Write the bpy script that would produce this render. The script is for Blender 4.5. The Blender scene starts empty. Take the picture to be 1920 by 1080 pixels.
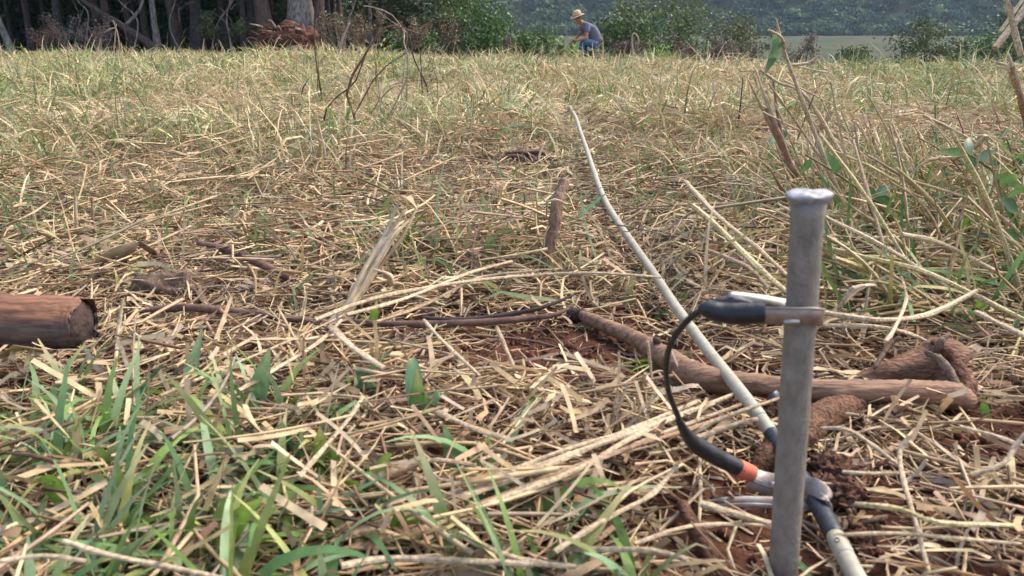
import bpy, math, random
import numpy as np
from mathutils import Vector

R = math.radians
SC = bpy.context.scene
COL = SC.collection
rng = np.random.default_rng(11)
rnd = random.Random(5)

# ------------------------------------------------------------------ camera
F, PITCH, CAMH = 1500.0, R(17.0), 0.35          # focal length in photo pixels, tilt, height
cam_d = bpy.data.cameras.new('camera')
cam = bpy.data.objects.new('camera', cam_d)
COL.objects.link(cam)
cam.location = (0, 0, CAMH)
cam.rotation_euler = (R(90) - PITCH, 0, 0)
cam_d.sensor_width = 36
cam_d.lens = F / 1920 * 36
cam_d.clip_start = 0.02
cam_d.clip_end = 6000
cam_d.dof.use_dof = True
cam_d.dof.focus_distance = 2.0
cam_d.dof.aperture_fstop = 14.5
SC.camera = cam

# ------------------------------------------------------------------ sky, sun, exposure
SUN_EL, SUN_AZ = R(52), R(62)                    # azimuth clockwise from +Y (sun to the right, a little ahead)
w = bpy.data.worlds.new('World')
SC.world = w
w.use_nodes = True
nt = w.node_tree
sky = nt.nodes.new('ShaderNodeTexSky')
sky.sky_type = 'NISHITA'
sky.sun_disc = False
sky.sun_elevation = SUN_EL
sky.sun_rotation = SUN_AZ
sky.air_density = 1.0
sky.dust_density = 4.0
sky.ozone_density = 1.0
nt.links.new(sky.outputs[0], nt.nodes['Background'].inputs[0])
nt.nodes['Background'].inputs[1].default_value = 0.13
sl = bpy.data.lights.new('sun', 'SUN')
sl.energy = 1.25
sl.angle = R(28)
sl.color = (1.0, 0.89, 0.74)
sun = bpy.data.objects.new('sun', sl)
COL.objects.link(sun)
sd = Vector((math.sin(SUN_AZ) * math.cos(SUN_EL), math.cos(SUN_AZ) * math.cos(SUN_EL), math.sin(SUN_EL)))
sun.rotation_euler = sd.to_track_quat('Z', 'Y').to_euler()
sun.location = (20, 10, 40)
SC.view_settings.view_transform = 'Standard'
SC.view_settings.look = 'None'
SC.view_settings.exposure = 1.42
SC.view_settings.gamma = 1.0
SC.cycles.volume_bounces = 1
SC.cycles.max_bounces = 8
SC.cycles.diffuse_bounces = 4
SC.cycles.transparent_max_bounces = 8

# ------------------------------------------------------------------ layout helpers (photo pixel -> point in the place)
CP, SP = math.cos(PITCH), math.sin(PITCH)


def ray(px, py):
    u, v = (px - 960) / F, (540 - py) / F
    return (u, CP + v * SP, -SP + v * CP)


def G(px, py, z=0.0):
    r = ray(px, py)
    t = (z - CAMH) / r[2]
    return Vector((r[0] * t, r[1] * t, z))


def D(px, py, y):
    r = ray(px, py)
    t = y / r[1]
    return Vector((r[0] * t, y, CAMH + r[2] * t))


# ------------------------------------------------------------------ noise and terrain
_T = np.random.default_rng(3).random((64, 64))


def vnoise(x, y):
    x = np.asarray(x, float); y = np.asarray(y, float)
    xi = np.floor(x).astype(int); yi = np.floor(y).astype(int)
    fx = x - xi; fy = y - yi
    fx = fx * fx * (3 - 2 * fx); fy = fy * fy * (3 - 2 * fy)
    a = _T[xi % 64, yi % 64]; b = _T[(xi + 1) % 64, yi % 64]
    c = _T[xi % 64, (yi + 1) % 64]; d = _T[(xi + 1) % 64, (yi + 1) % 64]
    return (a * (1 - fx) + b * fx) * (1 - fy) + (c * (1 - fx) + d * fx) * fy


def fbm(x, y, o=3):
    s = 0; a = 1; t = 0
    for k in range(o):
        s = s + a * vnoise(np.asarray(x) * 2 ** k + 17.3 * k, np.asarray(y) * 2 ** k + 9.1 * k)
        t += a; a *= 0.5
    return s / t


def sstep(a, b, x):
    t = np.clip((np.asarray(x, float) - a) / (b - a), 0, 1)
    return t * t * (3 - 2 * t)


def gz(x, y):
    x = np.asarray(x, float); y = np.asarray(y, float)
    r = np.hypot(x, y)
    z = (fbm(x * 9, y * 9, 2) - 0.5) * 0.016
    z = z + (fbm(x * 1.3 + 4, y * 1.3, 2) - 0.5) * 0.10 * sstep(1.2, 5, r)
    z = z + (fbm(x * .25 + 9, y * .25 + 3, 2) - 0.5) * 0.17 * sstep(5, 14, r)
    open_side = sstep(-5, 1, x)
    z = z - 3.6 * sstep(21, 75, y) * open_side - 0.45 * sstep(9, 22, y) * sstep(1.5, 7, x)
    z = z - 0.12 * sstep(7, 17, y) * sstep(-4, 0, x)
    z = z + 7.8 * sstep(110, 390, y) + np.maximum(0, y - 385) * 0.46 * sstep(385, 430, y)
    return z


def gz1(x, y):
    return float(gz(np.array([x]), np.array([y]))[0])


def on(px, py, h=0.0):
    """point of the field seen at this photo pixel, h above the ground"""
    p = G(px, py)
    for _ in range(4):
        z = gz1(p.x, p.y)
        p = G(px, py, min(z + h, 0.3))
    return p


# ------------------------------------------------------------------ materials
def new_mat(name):
    m = bpy.data.materials.new(name)
    m.use_nodes = True
    n = m.node_tree.nodes
    return m, m.node_tree, n['Principled BSDF'], n['Material Output']


def mat_col(name, col, rough=0.7, var=0.35, scale=30.0, bump=0.0, bscale=None, metal=0.0, col2=None, stretch=(1, 1, 1), spec=0.3, detail=6):
    m, t, b, o = new_mat(name)
    n, l = t.nodes, t.links
    tc = n.new('ShaderNodeTexCoord'); mp = n.new('ShaderNodeMapping'); mp.inputs['Scale'].default_value = stretch
    l.new(tc.outputs['Object'], mp.inputs[0])
    nz = n.new('ShaderNodeTexNoise'); nz.inputs['Scale'].default_value = scale; nz.inputs['Detail'].default_value = detail
    nz.inputs['Roughness'].default_value = 0.65
    l.new(mp.outputs[0], nz.inputs[0])
    rp = n.new('ShaderNodeValToRGB')
    c2 = col2 or tuple(c * (1 - var) for c in col)
    c1 = tuple(min(1, c * (1 + (0 if col2 else var))) for c in col)
    rp.color_ramp.elements[0].position = 0.33; rp.color_ramp.elements[1].position = 0.67
    rp.color_ramp.elements[0].color = (*c2, 1); rp.color_ramp.elements[1].color = (*c1, 1)
    l.new(nz.outputs[0], rp.inputs[0]); l.new(rp.outputs[0], b.inputs['Base Color'])
    b.inputs['Roughness'].default_value = rough; b.inputs['Metallic'].default_value = metal
    b.inputs['Specular IOR Level'].default_value = spec
    if bump:
        n2 = n.new('ShaderNodeTexNoise'); n2.inputs['Scale'].default_value = bscale or scale * 3; n2.inputs['Detail'].default_value = 5
        l.new(mp.outputs[0], n2.inputs[0])
        bp = n.new('ShaderNodeBump'); bp.inputs['Strength'].default_value = min(1, bump); bp.inputs['Distance'].default_value = 0.004 * bump
        l.new(n2.outputs[0], bp.inputs['Height']); l.new(bp.outputs[0], b.inputs['Normal'])
    return m


def mat_attr(name, rough=0.6, transl=0.25, scale=60.0, var=0.25, spec=0.3):
    """colour of each straw / blade / leaf from its 'col' attribute, with fine mottling"""
    m, t, b, o = new_mat(name)
    n, l = t.nodes, t.links
    at = n.new('ShaderNodeAttribute'); at.attribute_name = 'col'
    tc = n.new('ShaderNodeTexCoord')
    nz = n.new('ShaderNodeTexNoise'); nz.inputs['Scale'].default_value = scale; nz.inputs['Detail'].default_value = 3
    l.new(tc.outputs['Object'], nz.inputs[0])
    mr = n.new('ShaderNodeMapRange'); mr.inputs['From Min'].default_value = 0.3; mr.inputs['From Max'].default_value = 0.7
    mr.inputs['To Min'].default_value = 1 - var; mr.inputs['To Max'].default_value = 1 + var
    l.new(nz.outputs[0], mr.inputs[0])
    mx = n.new('ShaderNodeVectorMath'); mx.operation = 'SCALE'
    l.new(at.outputs['Color'], mx.inputs[0]); l.new(mr.outputs[0], mx.inputs['Scale'])
    l.new(mx.outputs[0], b.inputs['Base Color'])
    b.inputs['Roughness'].default_value = rough; b.inputs['Specular IOR Level'].default_value = spec
    if transl:
        tr = n.new('ShaderNodeBsdfTranslucent'); l.new(mx.outputs[0], tr.inputs[0])
        ms = n.new('ShaderNodeMixShader'); ms.inputs[0].default_value = transl
        l.new(b.outputs[0], ms.inputs[1]); l.new(tr.outputs[0], ms.inputs[2]); l.new(ms.outputs[0], o.inputs[0])
    return m


M = {}
M['straw'] = mat_attr('straw', 0.55, 0.15, 90, 0.28, 0.35)
M['cane'] = mat_attr('cane', 0.6, 0.05, 300, 0.45, 0.3)
M['blade'] = mat_attr('grass_blade', 0.42, 0.3, 70, 0.2, 0.4)
M['leaf'] = mat_attr('leaf', 0.5, 0.22, 6, 0.2, 0.35)
M['far_leaf'] = mat_attr('far_leaf', 0.7, 0.15, 0.12, 0.45, 0.2)
M['steel'] = mat_col('weathered_steel', (0.315, 0.285, 0.245), 0.6, scale=110, col2=(0.19, 0.165, 0.135), bump=0.5, bscale=500, metal=0.15, stretch=(1, 1, .7), detail=12, spec=0.3)
M['steel_bright'] = mat_col('hammered_steel', (0.34, 0.34, 0.36), 0.55, scale=200, var=0.3, bump=0.2, bscale=500, metal=0.3)
M['rust_steel'] = mat_col('copper_brown_steel', (0.40, 0.35, 0.315), 0.4, scale=110, col2=(0.25, 0.17, 0.125), bump=0.15, bscale=500, metal=0.75)
M['jaw_grey'] = mat_col('dull_zinc', (0.34, 0.32, 0.30), 0.48, scale=120, col2=(0.22, 0.17, 0.14), bump=0.2, metal=0.6)
M['bright_zinc'] = mat_col('bright_zinc', (0.46, 0.45, 0.44), 0.4, scale=110, col2=(0.25, 0.2, 0.17), metal=0.7)
M['rubber'] = mat_col('black_rubber', (0.018, 0.019, 0.023), 0.42, scale=160, var=0.3, bump=0.3, bscale=420, spec=0.5)
M['tape_black'] = mat_col('black_tape', (0.03, 0.032, 0.038), 0.34, scale=120, var=0.3, bump=0.25, bscale=500, spec=0.5)
M['tape_orange'] = mat_col('orange_tape', (0.56, 0.15, 0.085), 0.55, scale=150, var=0.15, bump=0.1)
M['cable'] = mat_col('cream_cable', (0.44, 0.42, 0.34), 0.55, scale=70, col2=(0.32, 0.285, 0.21), bump=0.1, bscale=300, spec=0.4)
M['mark'] = mat_col('pen_mark', (0.03, 0.03, 0.04), 0.6)
M['branch'] = mat_col('stripped_wood', (0.35, 0.205, 0.125), 0.66, scale=130, col2=(0.135, 0.075, 0.05), bump=1.2, bscale=160, stretch=(.16, 1, 1), detail=12)
M['branch_rough'] = mat_col('rough_red_bark', (0.22, 0.11, 0.068), 0.9, scale=150, col2=(0.065, 0.03, 0.02), bump=2.5, bscale=170, detail=9)
M['stub_bark'] = mat_col('stippled_bark', (0.38, 0.215, 0.13), 0.85, scale=75, col2=(0.13, 0.068, 0.043), bump=1.6, bscale=330, stretch=(.4, 1, 1), detail=14)
M['stem_wood'] = mat_col('weathered_stem', (0.40, 0.275, 0.185), 0.85, scale=150, col2=(0.19, 0.11, 0.075), bump=1.2, bscale=200, stretch=(1, 1, .3), detail=10)
M['root_rough'] = mat_col('rough_root_bark', (0.29, 0.155, 0.09), 0.9, scale=190, col2=(0.085, 0.042, 0.027), bump=2.2, bscale=260, detail=12)
M['cut'] = mat_col('grey_cut_wood', (0.25, 0.17, 0.12), 0.8, scale=60, col2=(0.10, 0.06, 0.04), bump=1.0)
M['stick'] = mat_col('grey_brown_twig', (0.16, 0.095, 0.07), 0.75, scale=60, var=0.4, bump=0.6)
M['twig_dark'] = mat_col('dark_twig', (0.07, 0.05, 0.045), 0.8, scale=30, var=0.4)
M['twig_pale'] = mat_col('pale_twig', (0.34, 0.28, 0.22), 0.75, scale=40, var=0.3)
M['bark_grey'] = mat_col('grey_bark', (0.34, 0.31, 0.285), 0.88, scale=15, col2=(0.09, 0.072, 0.062), bump=6, bscale=16, stretch=(1, 1, .45))
M['bark_brown'] = mat_col('brown_bark', (0.15, 0.105, 0.085), 0.88, scale=16, col2=(0.045, 0.032, 0.027), bump=6, bscale=18, stretch=(1, 1, .35))
M['bark_dark'] = mat_col('dark_bark', (0.075, 0.062, 0.056), 0.9, scale=7, var=0.5, bump=5, bscale=14)
M['root'] = mat_col('red_root_wood', (0.17, 0.075, 0.048), 0.85, scale=14, col2=(0.055, 0.025, 0.019), bump=4, bscale=20)
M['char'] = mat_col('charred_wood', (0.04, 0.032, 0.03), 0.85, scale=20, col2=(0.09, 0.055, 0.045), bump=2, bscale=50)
M['soil_clod'] = mat_col('red_soil_clod', (0.12, 0.048, 0.027), 0.95, scale=90, var=0.4, bump=1.0, bscale=160)
M['skin'] = mat_col('skin', (0.36, 0.17, 0.11), 0.5, scale=30, var=0.1)
M['tshirt'] = mat_col('grey_blue_cotton', (0.135, 0.14, 0.20), 0.85, scale=14, var=0.15, bump=1.0, bscale=30)
M['denim'] = mat_col('denim', (0.055, 0.105, 0.23), 0.85, scale=16, var=0.25, bump=1.0, bscale=40)
M['hat_straw'] = mat_col('hat_straw', (0.52, 0.38, 0.24), 0.7, scale=60, var=0.2, bump=0.8)
M['hair'] = mat_col('grey_hair', (0.10, 0.085, 0.075), 0.7, scale=50)
M['boot'] = mat_col('dark_boot', (0.04, 0.03, 0.025), 0.6, scale=30)
M['eye'] = mat_col('eye_dark', (0.02, 0.015, 0.012), 0.3)
M['lip'] = mat_col('lip', (0.25, 0.09, 0.075), 0.5)
M['stone'] = mat_col('pale_stone', (0.55, 0.53, 0.50), 0.85, scale=8, col2=(0.3, 0.28, 0.25), bump=4, bscale=16)
M['wire'] = mat_col('pale_wire', (0.4, 0.47, 0.44), 0.5, scale=5)


def mat_ground():
    m, t, b, o = new_mat('red_field_soil')
    n, l = t.nodes, t.links
    tc = n.new('ShaderNodeTexCoord')
    sx = n.new('ShaderNodeSeparateXYZ'); l.new(tc.outputs['Object'], sx.inputs[0])

    def noise(s, d=6):
        k = n.new('ShaderNodeTexNoise'); k.inputs['Scale'].default_value = s; k.inputs['Detail'].default_value = d
        l.new(tc.outputs['Object'], k.inputs[0]); return k.outputs[0]

    def ramp(f, p0, c0, p1, c1):
        k = n.new('ShaderNodeValToRGB'); e = k.color_ramp.elements
        e[0].position = p0; e[1].position = p1; e[0].color = (*c0, 1); e[1].color = (*c1, 1)
        l.new(f, k.inputs[0]); return k.outputs[0]

    def mix(f, a, c):
        k = n.new('ShaderNodeMix'); k.data_type = 'RGBA'
        l.new(f, k.inputs['Factor']); l.new(a, k.inputs['A']); l.new(c, k.inputs['B']); return k.outputs['Result']

    def step(v, a, c):
        k = n.new('ShaderNodeMapRange'); k.interpolation_type = 'SMOOTHSTEP'
        k.inputs['From Min'].default_value = a; k.inputs['From Max'].default_value = c
        l.new(v, k.inputs[0]); return k.outputs[0]
    soil = ramp(noise(38, 8), 0.35, (0.045, 0.018, 0.011), 0.68, (0.125, 0.052, 0.031))
    litter = ramp(noise(14, 8), 0.35, (0.15, 0.11, 0.065), 0.65, (0.34, 0.265, 0.16))
    near = mix(step(sx.outputs['Y'], 1.3, 3.5), soil, litter)
    pasture = ramp(noise(.25, 8), 0.3, (0.07, 0.075, 0.035), 0.7, (0.16, 0.13, 0.075))
    plough = ramp(noise(.06, 8), 0.35, (0.032, 0.055, 0.022), 0.60, (0.075, 0.07, 0.04))
    forest = ramp(noise(.2, 5), 0.3, (0.014, 0.02, 0.01), 0.7, (0.03, 0.04, 0.018))
    c = mix(step(sx.outputs['Y'], 20, 34), near, pasture)
    c = mix(step(sx.outputs['Y'], 100, 150), c, plough)
    c = mix(step(sx.outputs['Y'], 378, 392), c, forest)
    l.new(c, b.inputs['Base Color'])
    b.inputs['Roughness'].default_value = 0.95; b.inputs['Specular IOR Level'].default_value = 0.15
    bp = n.new('ShaderNodeBump'); bp.inputs['Distance'].default_value = 0.012; bp.inputs['Strength'].default_value = 0.9
    l.new(noise(70, 8), bp.inputs['Height']); l.new(bp.outputs[0], b.inputs['Normal'])
    return m


# ------------------------------------------------------------------ object helpers
def link(name, me, mat=None, parent=None, label=None, cat=None, group=None, kind=None, smooth=True):
    o = bpy.data.objects.new(name, me)
    COL.objects.link(o)
    if mat is not None and not me.materials:
        me.materials.append(M[mat] if isinstance(mat, str) else mat)
    if parent is not None:
        o.parent = parent
    tag(o, label, cat, group, kind)
    if smooth and len(me.polygons):
        me.polygons.foreach_set('use_smooth', np.ones(len(me.polygons), dtype=bool))
    return o


def tag(o, label=None, cat=None, group=None, kind=None):
    for k, v in (('label', label), ('category', cat), ('group', group), ('kind', kind)):
        if v:
            o[k] = v
    return o


def thing(name, loc, label, cat, group=None):
    o = bpy.data.objects.new(name, None)
    COL.objects.link(o)
    o.location = loc
    o.empty_display_size = 0.05
    return tag(o, label, cat, group)


def copy_thing(o, loc, rz, sc, label=None, group=None):
    c = o.copy(); COL.objects.link(c)
    c.location = loc; c.rotation_euler = (0, 0, rz)
    c.scale = sc if isinstance(sc, tuple) else (sc, sc, sc)
    tag(c, label, None, group)
    for ch in o.children:
        k = ch.copy(); COL.objects.link(k); k.parent = c
    return c


def np_mesh(name, V, Q, C=None):
    """V (n,3), Q (m,4) quads or (m,3) tris, C (n,3) colours"""
    V = np.ascontiguousarray(V, dtype=np.float32); Q = np.ascontiguousarray(Q, dtype=np.int32)
    me = bpy.data.meshes.new(name)
    me.vertices.add(len(V)); me.vertices.foreach_set('co', V.ravel())
    k = Q.shape[1]
    me.loops.add(Q.size); me.loops.foreach_set('vertex_index', Q.ravel())
    me.polygons.add(len(Q)); me.polygons.foreach_set('loop_start', np.arange(0, Q.size, k, dtype=np.int32))
    if C is not None:
        a = me.attributes.new('col', 'FLOAT_COLOR', 'POINT')
        c4 = np.ones((len(V), 4), dtype=np.float32); c4[:, :3] = C
        a.data.foreach_set('color', c4.ravel())
    me.update(calc_edges=True)
    return me


class MB:
    """collects shapes given in world space; build() moves them to the thing's own origin"""
    def __init__(s):
        s.v = []; s.f = []; s.c = []

    def add(s, vs, fs, col=None):
        o = len(s.v)
        s.v += [tuple(p) for p in vs]; s.f += [tuple(i + o for i in f) for f in fs]
        s.c += [col or (0.5, 0.5, 0.5)] * len(vs)
        return s

    def tube(s, pts, rad, n=8, col=None, jit=0.0, cap=True, flat=1.0, sm=0, up=None):
        pts = [Vector(p) for p in pts]
        rad = list(rad) if hasattr(rad, '__len__') else [rad] * len(pts)
        if sm:
            pts, rad = smooth_path(pts, rad, sm)
        vs = []; fs = []
        prev = None
        for i, p in enumerate(pts):
            t = (pts[min(i + 1, len(pts) - 1)] - pts[max(i - 1, 0)]).normalized()
            if prev is None:
                a = Vector(up) if up else (Vector((0, 0, 1)) if abs(t.z) < 0.9 else Vector((1, 0, 0)))
                u = (a - t * a.dot(t)).normalized()
            else:
                u = (prev - t * prev.dot(t)).normalized()
            prev = u
            wv = t.cross(u)
            for k in range(n):
                an = 2 * math.pi * k / n
                r = rad[i] * (1 + (rnd.uniform(-jit, jit) if jit else 0))
                vs.append(p + u * math.cos(an) * r * flat + wv * math.sin(an) * r)
        for i in range(len(pts) - 1):
            for k in range(n):
                fs.append((i * n + k, i * n + (k + 1) % n, (i + 1) * n + (k + 1) % n, (i + 1) * n + k))
        if cap:
            fs.append(tuple(range(n))[::-1]); fs.append(tuple((len(pts) - 1) * n + k for k in range(n)))
        return s.add(vs, fs, col)

    def strip(s, pts, wdir, half, th, col=None):
        """flat metal strip swept along pts: half-width along wdir, thickness th"""
        pts = [Vector(p) for p in pts]
        vs = []; fs = []
        for i, p in enumerate(pts):
            t = (pts[min(i + 1, len(pts) - 1)] - pts[max(i - 1, 0)]).normalized()
            wv = Vector(wdir); wv = (wv - t * wv.dot(t)).normalized()
            nn = t.cross(wv)
            h = half[i] if hasattr(half, '__len__') else half
            b = min(h * .25, th * .4)
            for a, c in ((-h, -th / 2 + b), (-h + b, -th / 2), (h - b, -th / 2), (h, -th / 2 + b), (h, th / 2 - b), (h - b, th / 2), (-h + b, th / 2), (-h, th / 2 - b)):
                vs.append(p + wv * a + nn * c)
        for i in range(len(pts) - 1):
            for k in range(8):
                fs.append((i * 8 + k, i * 8 + (k + 1) % 8, (i + 1) * 8 + (k + 1) % 8, (i + 1) * 8 + k))
        fs.append(tuple(range(8))[::-1]); fs.append(tuple((len(pts) - 1) * 8 + k for k in range(8)))
        return s.add(vs, fs, col)

    def blade(s, base, ctrl, tip, w, col, nseg=7, side=None, fold=0.25, blunt=False):
        """grass leaf: folded along the midrib, widest below the middle"""
        base, ctrl, tip = Vector(base), Vector(ctrl), Vector(tip)
        vs = []; fs = []
        for i in range(nseg + 1):
            a = i / nseg
            p = base * (1 - a) ** 2 + ctrl * 2 * a * (1 - a) + tip * a * a
            t = ((ctrl - base) * (1 - a) + (tip - ctrl) * a).normalized()
            sv = Vector(side) if side is not None else t.cross(Vector((0, 0, 1)))
            sv = (sv - t * sv.dot(t))
            sv = sv.normalized() if sv.length > 1e-5 else Vector((1, 0, 0))
            nv = sv.cross(t)
            pr = min(1, 0.35 + a * 2.2) * (1 - max(0, a - 0.45) / 0.55) ** (0.35 if blunt else 0.8)
            h = max(w * 0.5 * pr, 0.0002)
            vs += [p - sv * h + nv * h * fold, p, p + sv * h + nv * h * fold]
        for i in range(nseg):
            for k in (0, 1):
                fs.append((i * 3 + k, i * 3 + k + 1, i * 3 + 4 + k, i * 3 + 3 + k))
        s.add(vs, fs, col)
        dry = rnd.random() ** 2
        for i in range(nseg + 1):
            a = i / nseg
            m = min(1, dry * max(0, a - .55) * 2.2) + .25 * max(0, .2 - a) * 4
            for k in range(3):
                g = 1.22 if k == 1 else rnd.uniform(.86, 1.06)
                s.c[len(s.v) - 3 * (nseg + 1) + i * 3 + k] = tuple((c * (1 - m) + d * m) * g for c, d in zip(col, (.46, .40, .18)))
        return s

    def blob(s, c, r, col=None, seed=0, rough=0.25, nu=14, nv=9, freq=2.2):
        """lumpy closed solid"""
        c = Vector(c); rx, ry, rz = r
        vs = [c + Vector((0, 0, -rz))]
        for j in range(1, nv):
            ph = math.pi * j / nv - math.pi / 2
            for i in range(nu):
                th = 2 * math.pi * i / nu
                d = Vector((math.cos(ph) * math.cos(th), math.cos(ph) * math.sin(th), math.sin(ph)))
                k = 1 + rough * (2 * float(fbm(np.array([d.x * freq + seed * 3.7 + d.z * 1.9]), np.array([d.y * freq + seed + d.z * 2.3]), 3)[0]) - 1)
                vs.append(c + Vector((d.x * rx * k, d.y * ry * k, d.z * rz * k)))
        vs.append(c + Vector((0, 0, rz)))
        fs = []
        for i in range(nu):
            fs.append((0, 1 + (i + 1) % nu, 1 + i))
            b = 1 + (nv - 2) * nu
            fs.append((len(vs) - 1, b + i, b + (i + 1) % nu))
        for j in range(nv - 2):
            for i in range(nu):
                a = 1 + j * nu
                fs.append((a + i, a + (i + 1) % nu, a + nu + (i + 1) % nu, a + nu + i))
        return s.add(vs, fs, col)

    def build(s, name, mat, parent=None, label=None, cat=None, group=None, kind=None, origin=None, smooth=True):
        org = Vector(origin) if origin is not None else (parent_origin(parent) if parent is not None else Vector((0, 0, 0)))
        me = bpy.data.meshes.new(name)
        me.from_pydata([(Vector(p) - org)[:] for p in s.v], [], s.f)
        a = me.attributes.new('col', 'FLOAT_COLOR', 'POINT')
        a.data.foreach_set('color', np.array([(*c, 1) for c in s.c], dtype=np.float32).ravel())
        me.update()
        o = link(name, me, mat, parent, label, cat, group, kind, smooth)
        if parent is None and origin is not None:
            o.location = org
        return o


def parent_origin(o):
    p = Vector(o.location)
    return p if o.parent is None else p + parent_origin(o.parent)


def smooth_path(pts, rad, n):
    """Catmull-Rom through pts"""
    P = [pts[0]] + list(pts) + [pts[-1]]
    op = []; orr = []
    for i in range(1, len(P) - 2):
        for k in range(n):
            t = k / n
            a, b, c, d = P[i - 1], P[i], P[i + 1], P[i + 2]
            op.append(0.5 * ((2 * b) + (c - a) * t + (2 * a - 5 * b + 4 * c - d) * t * t + (3 * b - a - 3 * c + d) * t ** 3))
            orr.append(rad[i - 1] * (1 - t) + rad[i] * t)
    op.append(pts[-1]); orr.append(rad[-1])
    return op, orr


# ------------------------------------------------------------------ strands: straws and blades by the thousand
def strands(base, az, el, L, W, bend, abend, nseg, sides, col, kink=None, taper=0.3, roll=None, floor=0.002, seed=0):
    r = np.random.default_rng(seed)
    n = len(base)
    P = base.astype(float).copy()
    rings = []
    ds = L / nseg
    a = az.copy(); e = el.copy()
    kseg = r.integers(1, max(2, nseg), n)
    roll = r.uniform(-1.2, 1.2, n) if roll is None else roll
    for i in range(nseg + 1):
        t = np.stack([np.cos(a) * np.cos(e), np.sin(a) * np.cos(e), np.sin(e)], 1)
        s = np.stack([-np.sin(a), np.cos(a), np.zeros(n)], 1)
        nn = np.cross(t, s)
        f = i / nseg
        wv = W * 0.5 * (1 - (1 - taper) * f ** 1.5)
        if sides == 2:
            d = s * np.cos(roll)[:, None] + nn * np.sin(roll)[:, None]
            rings += [P - d * wv[:, None], P + d * wv[:, None]]
        else:
            for k in range(sides):
                an = roll + 2 * np.pi * k / sides
                rings.append(P + (s * np.cos(an)[:, None] + nn * np.sin(an)[:, None]) * wv[:, None])
        if i < nseg:
            P = P + t * ds[:, None]
            e = e + bend / nseg; a = a + abend / nseg
            if kink is not None:
                hit = kseg == i + 1
                a = a + hit * kink * r.uniform(-1, 1, n); e = e + hit * kink * r.uniform(-.5, .3, n)
    k = sides
    V = np.stack(rings, 1)                       # n, (nseg+1)*k, 3
    g = gz(V[..., 0].ravel(), V[..., 1].ravel()).reshape(n, -1)
    lim = straw_limit(V[..., 0].ravel(), V[..., 1].ravel()).reshape(n, -1)
    lim = np.where((r.random(n) < .04)[:, None], 9.0, lim)
    V[..., 2] = np.minimum(V[..., 2], g + lim)
    V[..., 2] = np.maximum(V[..., 2], g + floor * r.uniform(.3, 1.6, n)[:, None])
    m = (nseg + 1) * k
    q = []
    for i in range(nseg):
        if k == 2:
            q.append((i * 2, i * 2 + 1, i * 2 + 3, i * 2 + 2))
        else:
            for j in range(k):
                q.append((i * k + j, i * k + (j + 1) % k, (i + 1) * k + (j + 1) % k, (i + 1) * k + j))
    Q = (np.array(q)[None] + (np.arange(n) * m)[:, None, None]).reshape(-1, 4)
    C = np.repeat(col, m, axis=0).reshape(n, m, 3)
    tip = (r.random(n) < .45) * r.uniform(.2, .9, n)
    f = np.repeat(np.linspace(0, 1, nseg + 1), k)[None, :, None] ** 2 * tip[:, None, None]
    C = (C * (1 - f) + np.array([.50, .39, .22]) * f).reshape(-1, 3)
    return V.reshape(-1, 3), Q, C


STRAW = np.array([(.64, .495, .30), (.54, .385, .21), (.39, .25, .135), (.20, .115, .07), (.36, .285, .205), (.53, .37, .24), (.11, .068, .05)])
STANDING = np.array([(.72, .60, .36), (.62, .495, .275), (.47, .34, .19), (.27, .18, .10), (.43, .37, .25), (.60, .46, .28), (.16, .11, .07)])   # dead grass still standing, bleached yellow
GREEN = np.array([(.17, .28, .065), (.15, .27, .10), (.31, .35, .10), (.085, .16, .055), (.25, .37, .19)])


def pick(pal, w, n, r, jit=0.15):
    c = pal[r.choice(len(pal), n, p=np.array(w) / sum(w))]
    return c * (1 + r.uniform(-jit, jit, (n, 1))) * (1 + r.uniform(-.05, .05, (n, 3)))


BARE = [(G(px, py), sx, sy, s) for px, py, sx, sy, s in (
    (1060, 660, .19, .11, 1.05), (860, 615, .20, .06, .95), (1150, 610, .12, .06, .9), (1330, 1000, .05, .06, .85), (1560, 1010, .05, .07, .9),
    (1180, 700, .12, .05, .8), (1000, 720, .14, .05, .6), (1640, 980, .06, .05, .5), (1400, 1040, .06, .05, .8), (1620, 690, .07, .03, .8), (760, 660, .12, .05, .4), (100, 790, .12, .06, .5), (520, 640, .12, .03, .4), (1430, 900, .05, .05, .6), (1270, 1060, .05, .03, .7))]


def bare(x, y):
    b = np.zeros_like(x)
    for c, sx, sy, s in BARE:
        b = np.maximum(b, s * np.exp(-((x - c.x) / sx) ** 2 - ((y - c.y) / sy) ** 2))
    thin = sstep(.02, .16, x) * sstep(1.0, .8, y) * sstep(.36, .54, fbm(x * 16 + 3, y * 16 + 5, 2))
    return np.maximum(b, .85 * thin)


CABLE_PX = [(1660, 1190, .012), (1625, 1120, .013), (1596, 1064, .015), (1536, 950, .020), (1488, 876, .022), (1446, 812, .024), (1385, 730, .034),
            (1325, 654, .032), (1265, 572, .03), (1226, 513, .03), (1190, 462, .032), (1149, 402, .036), (1129, 364, .04), (1113, 320, .05), (1100, 280, .06), (1088, 246, .07), (1080, 222, .08), (1074, 210, .08), (1068, 199, .02)]
CABLE = [on(a, b, z) for a, b, z in CABLE_PX]
CLEAR = []                                       # (polyline, half width, height that loose straw may reach there)


def clear_line(pts, hw, top):
    P = np.array([(p.x, p.y) for p in pts])
    CLEAR.append((P, hw, top))


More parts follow.
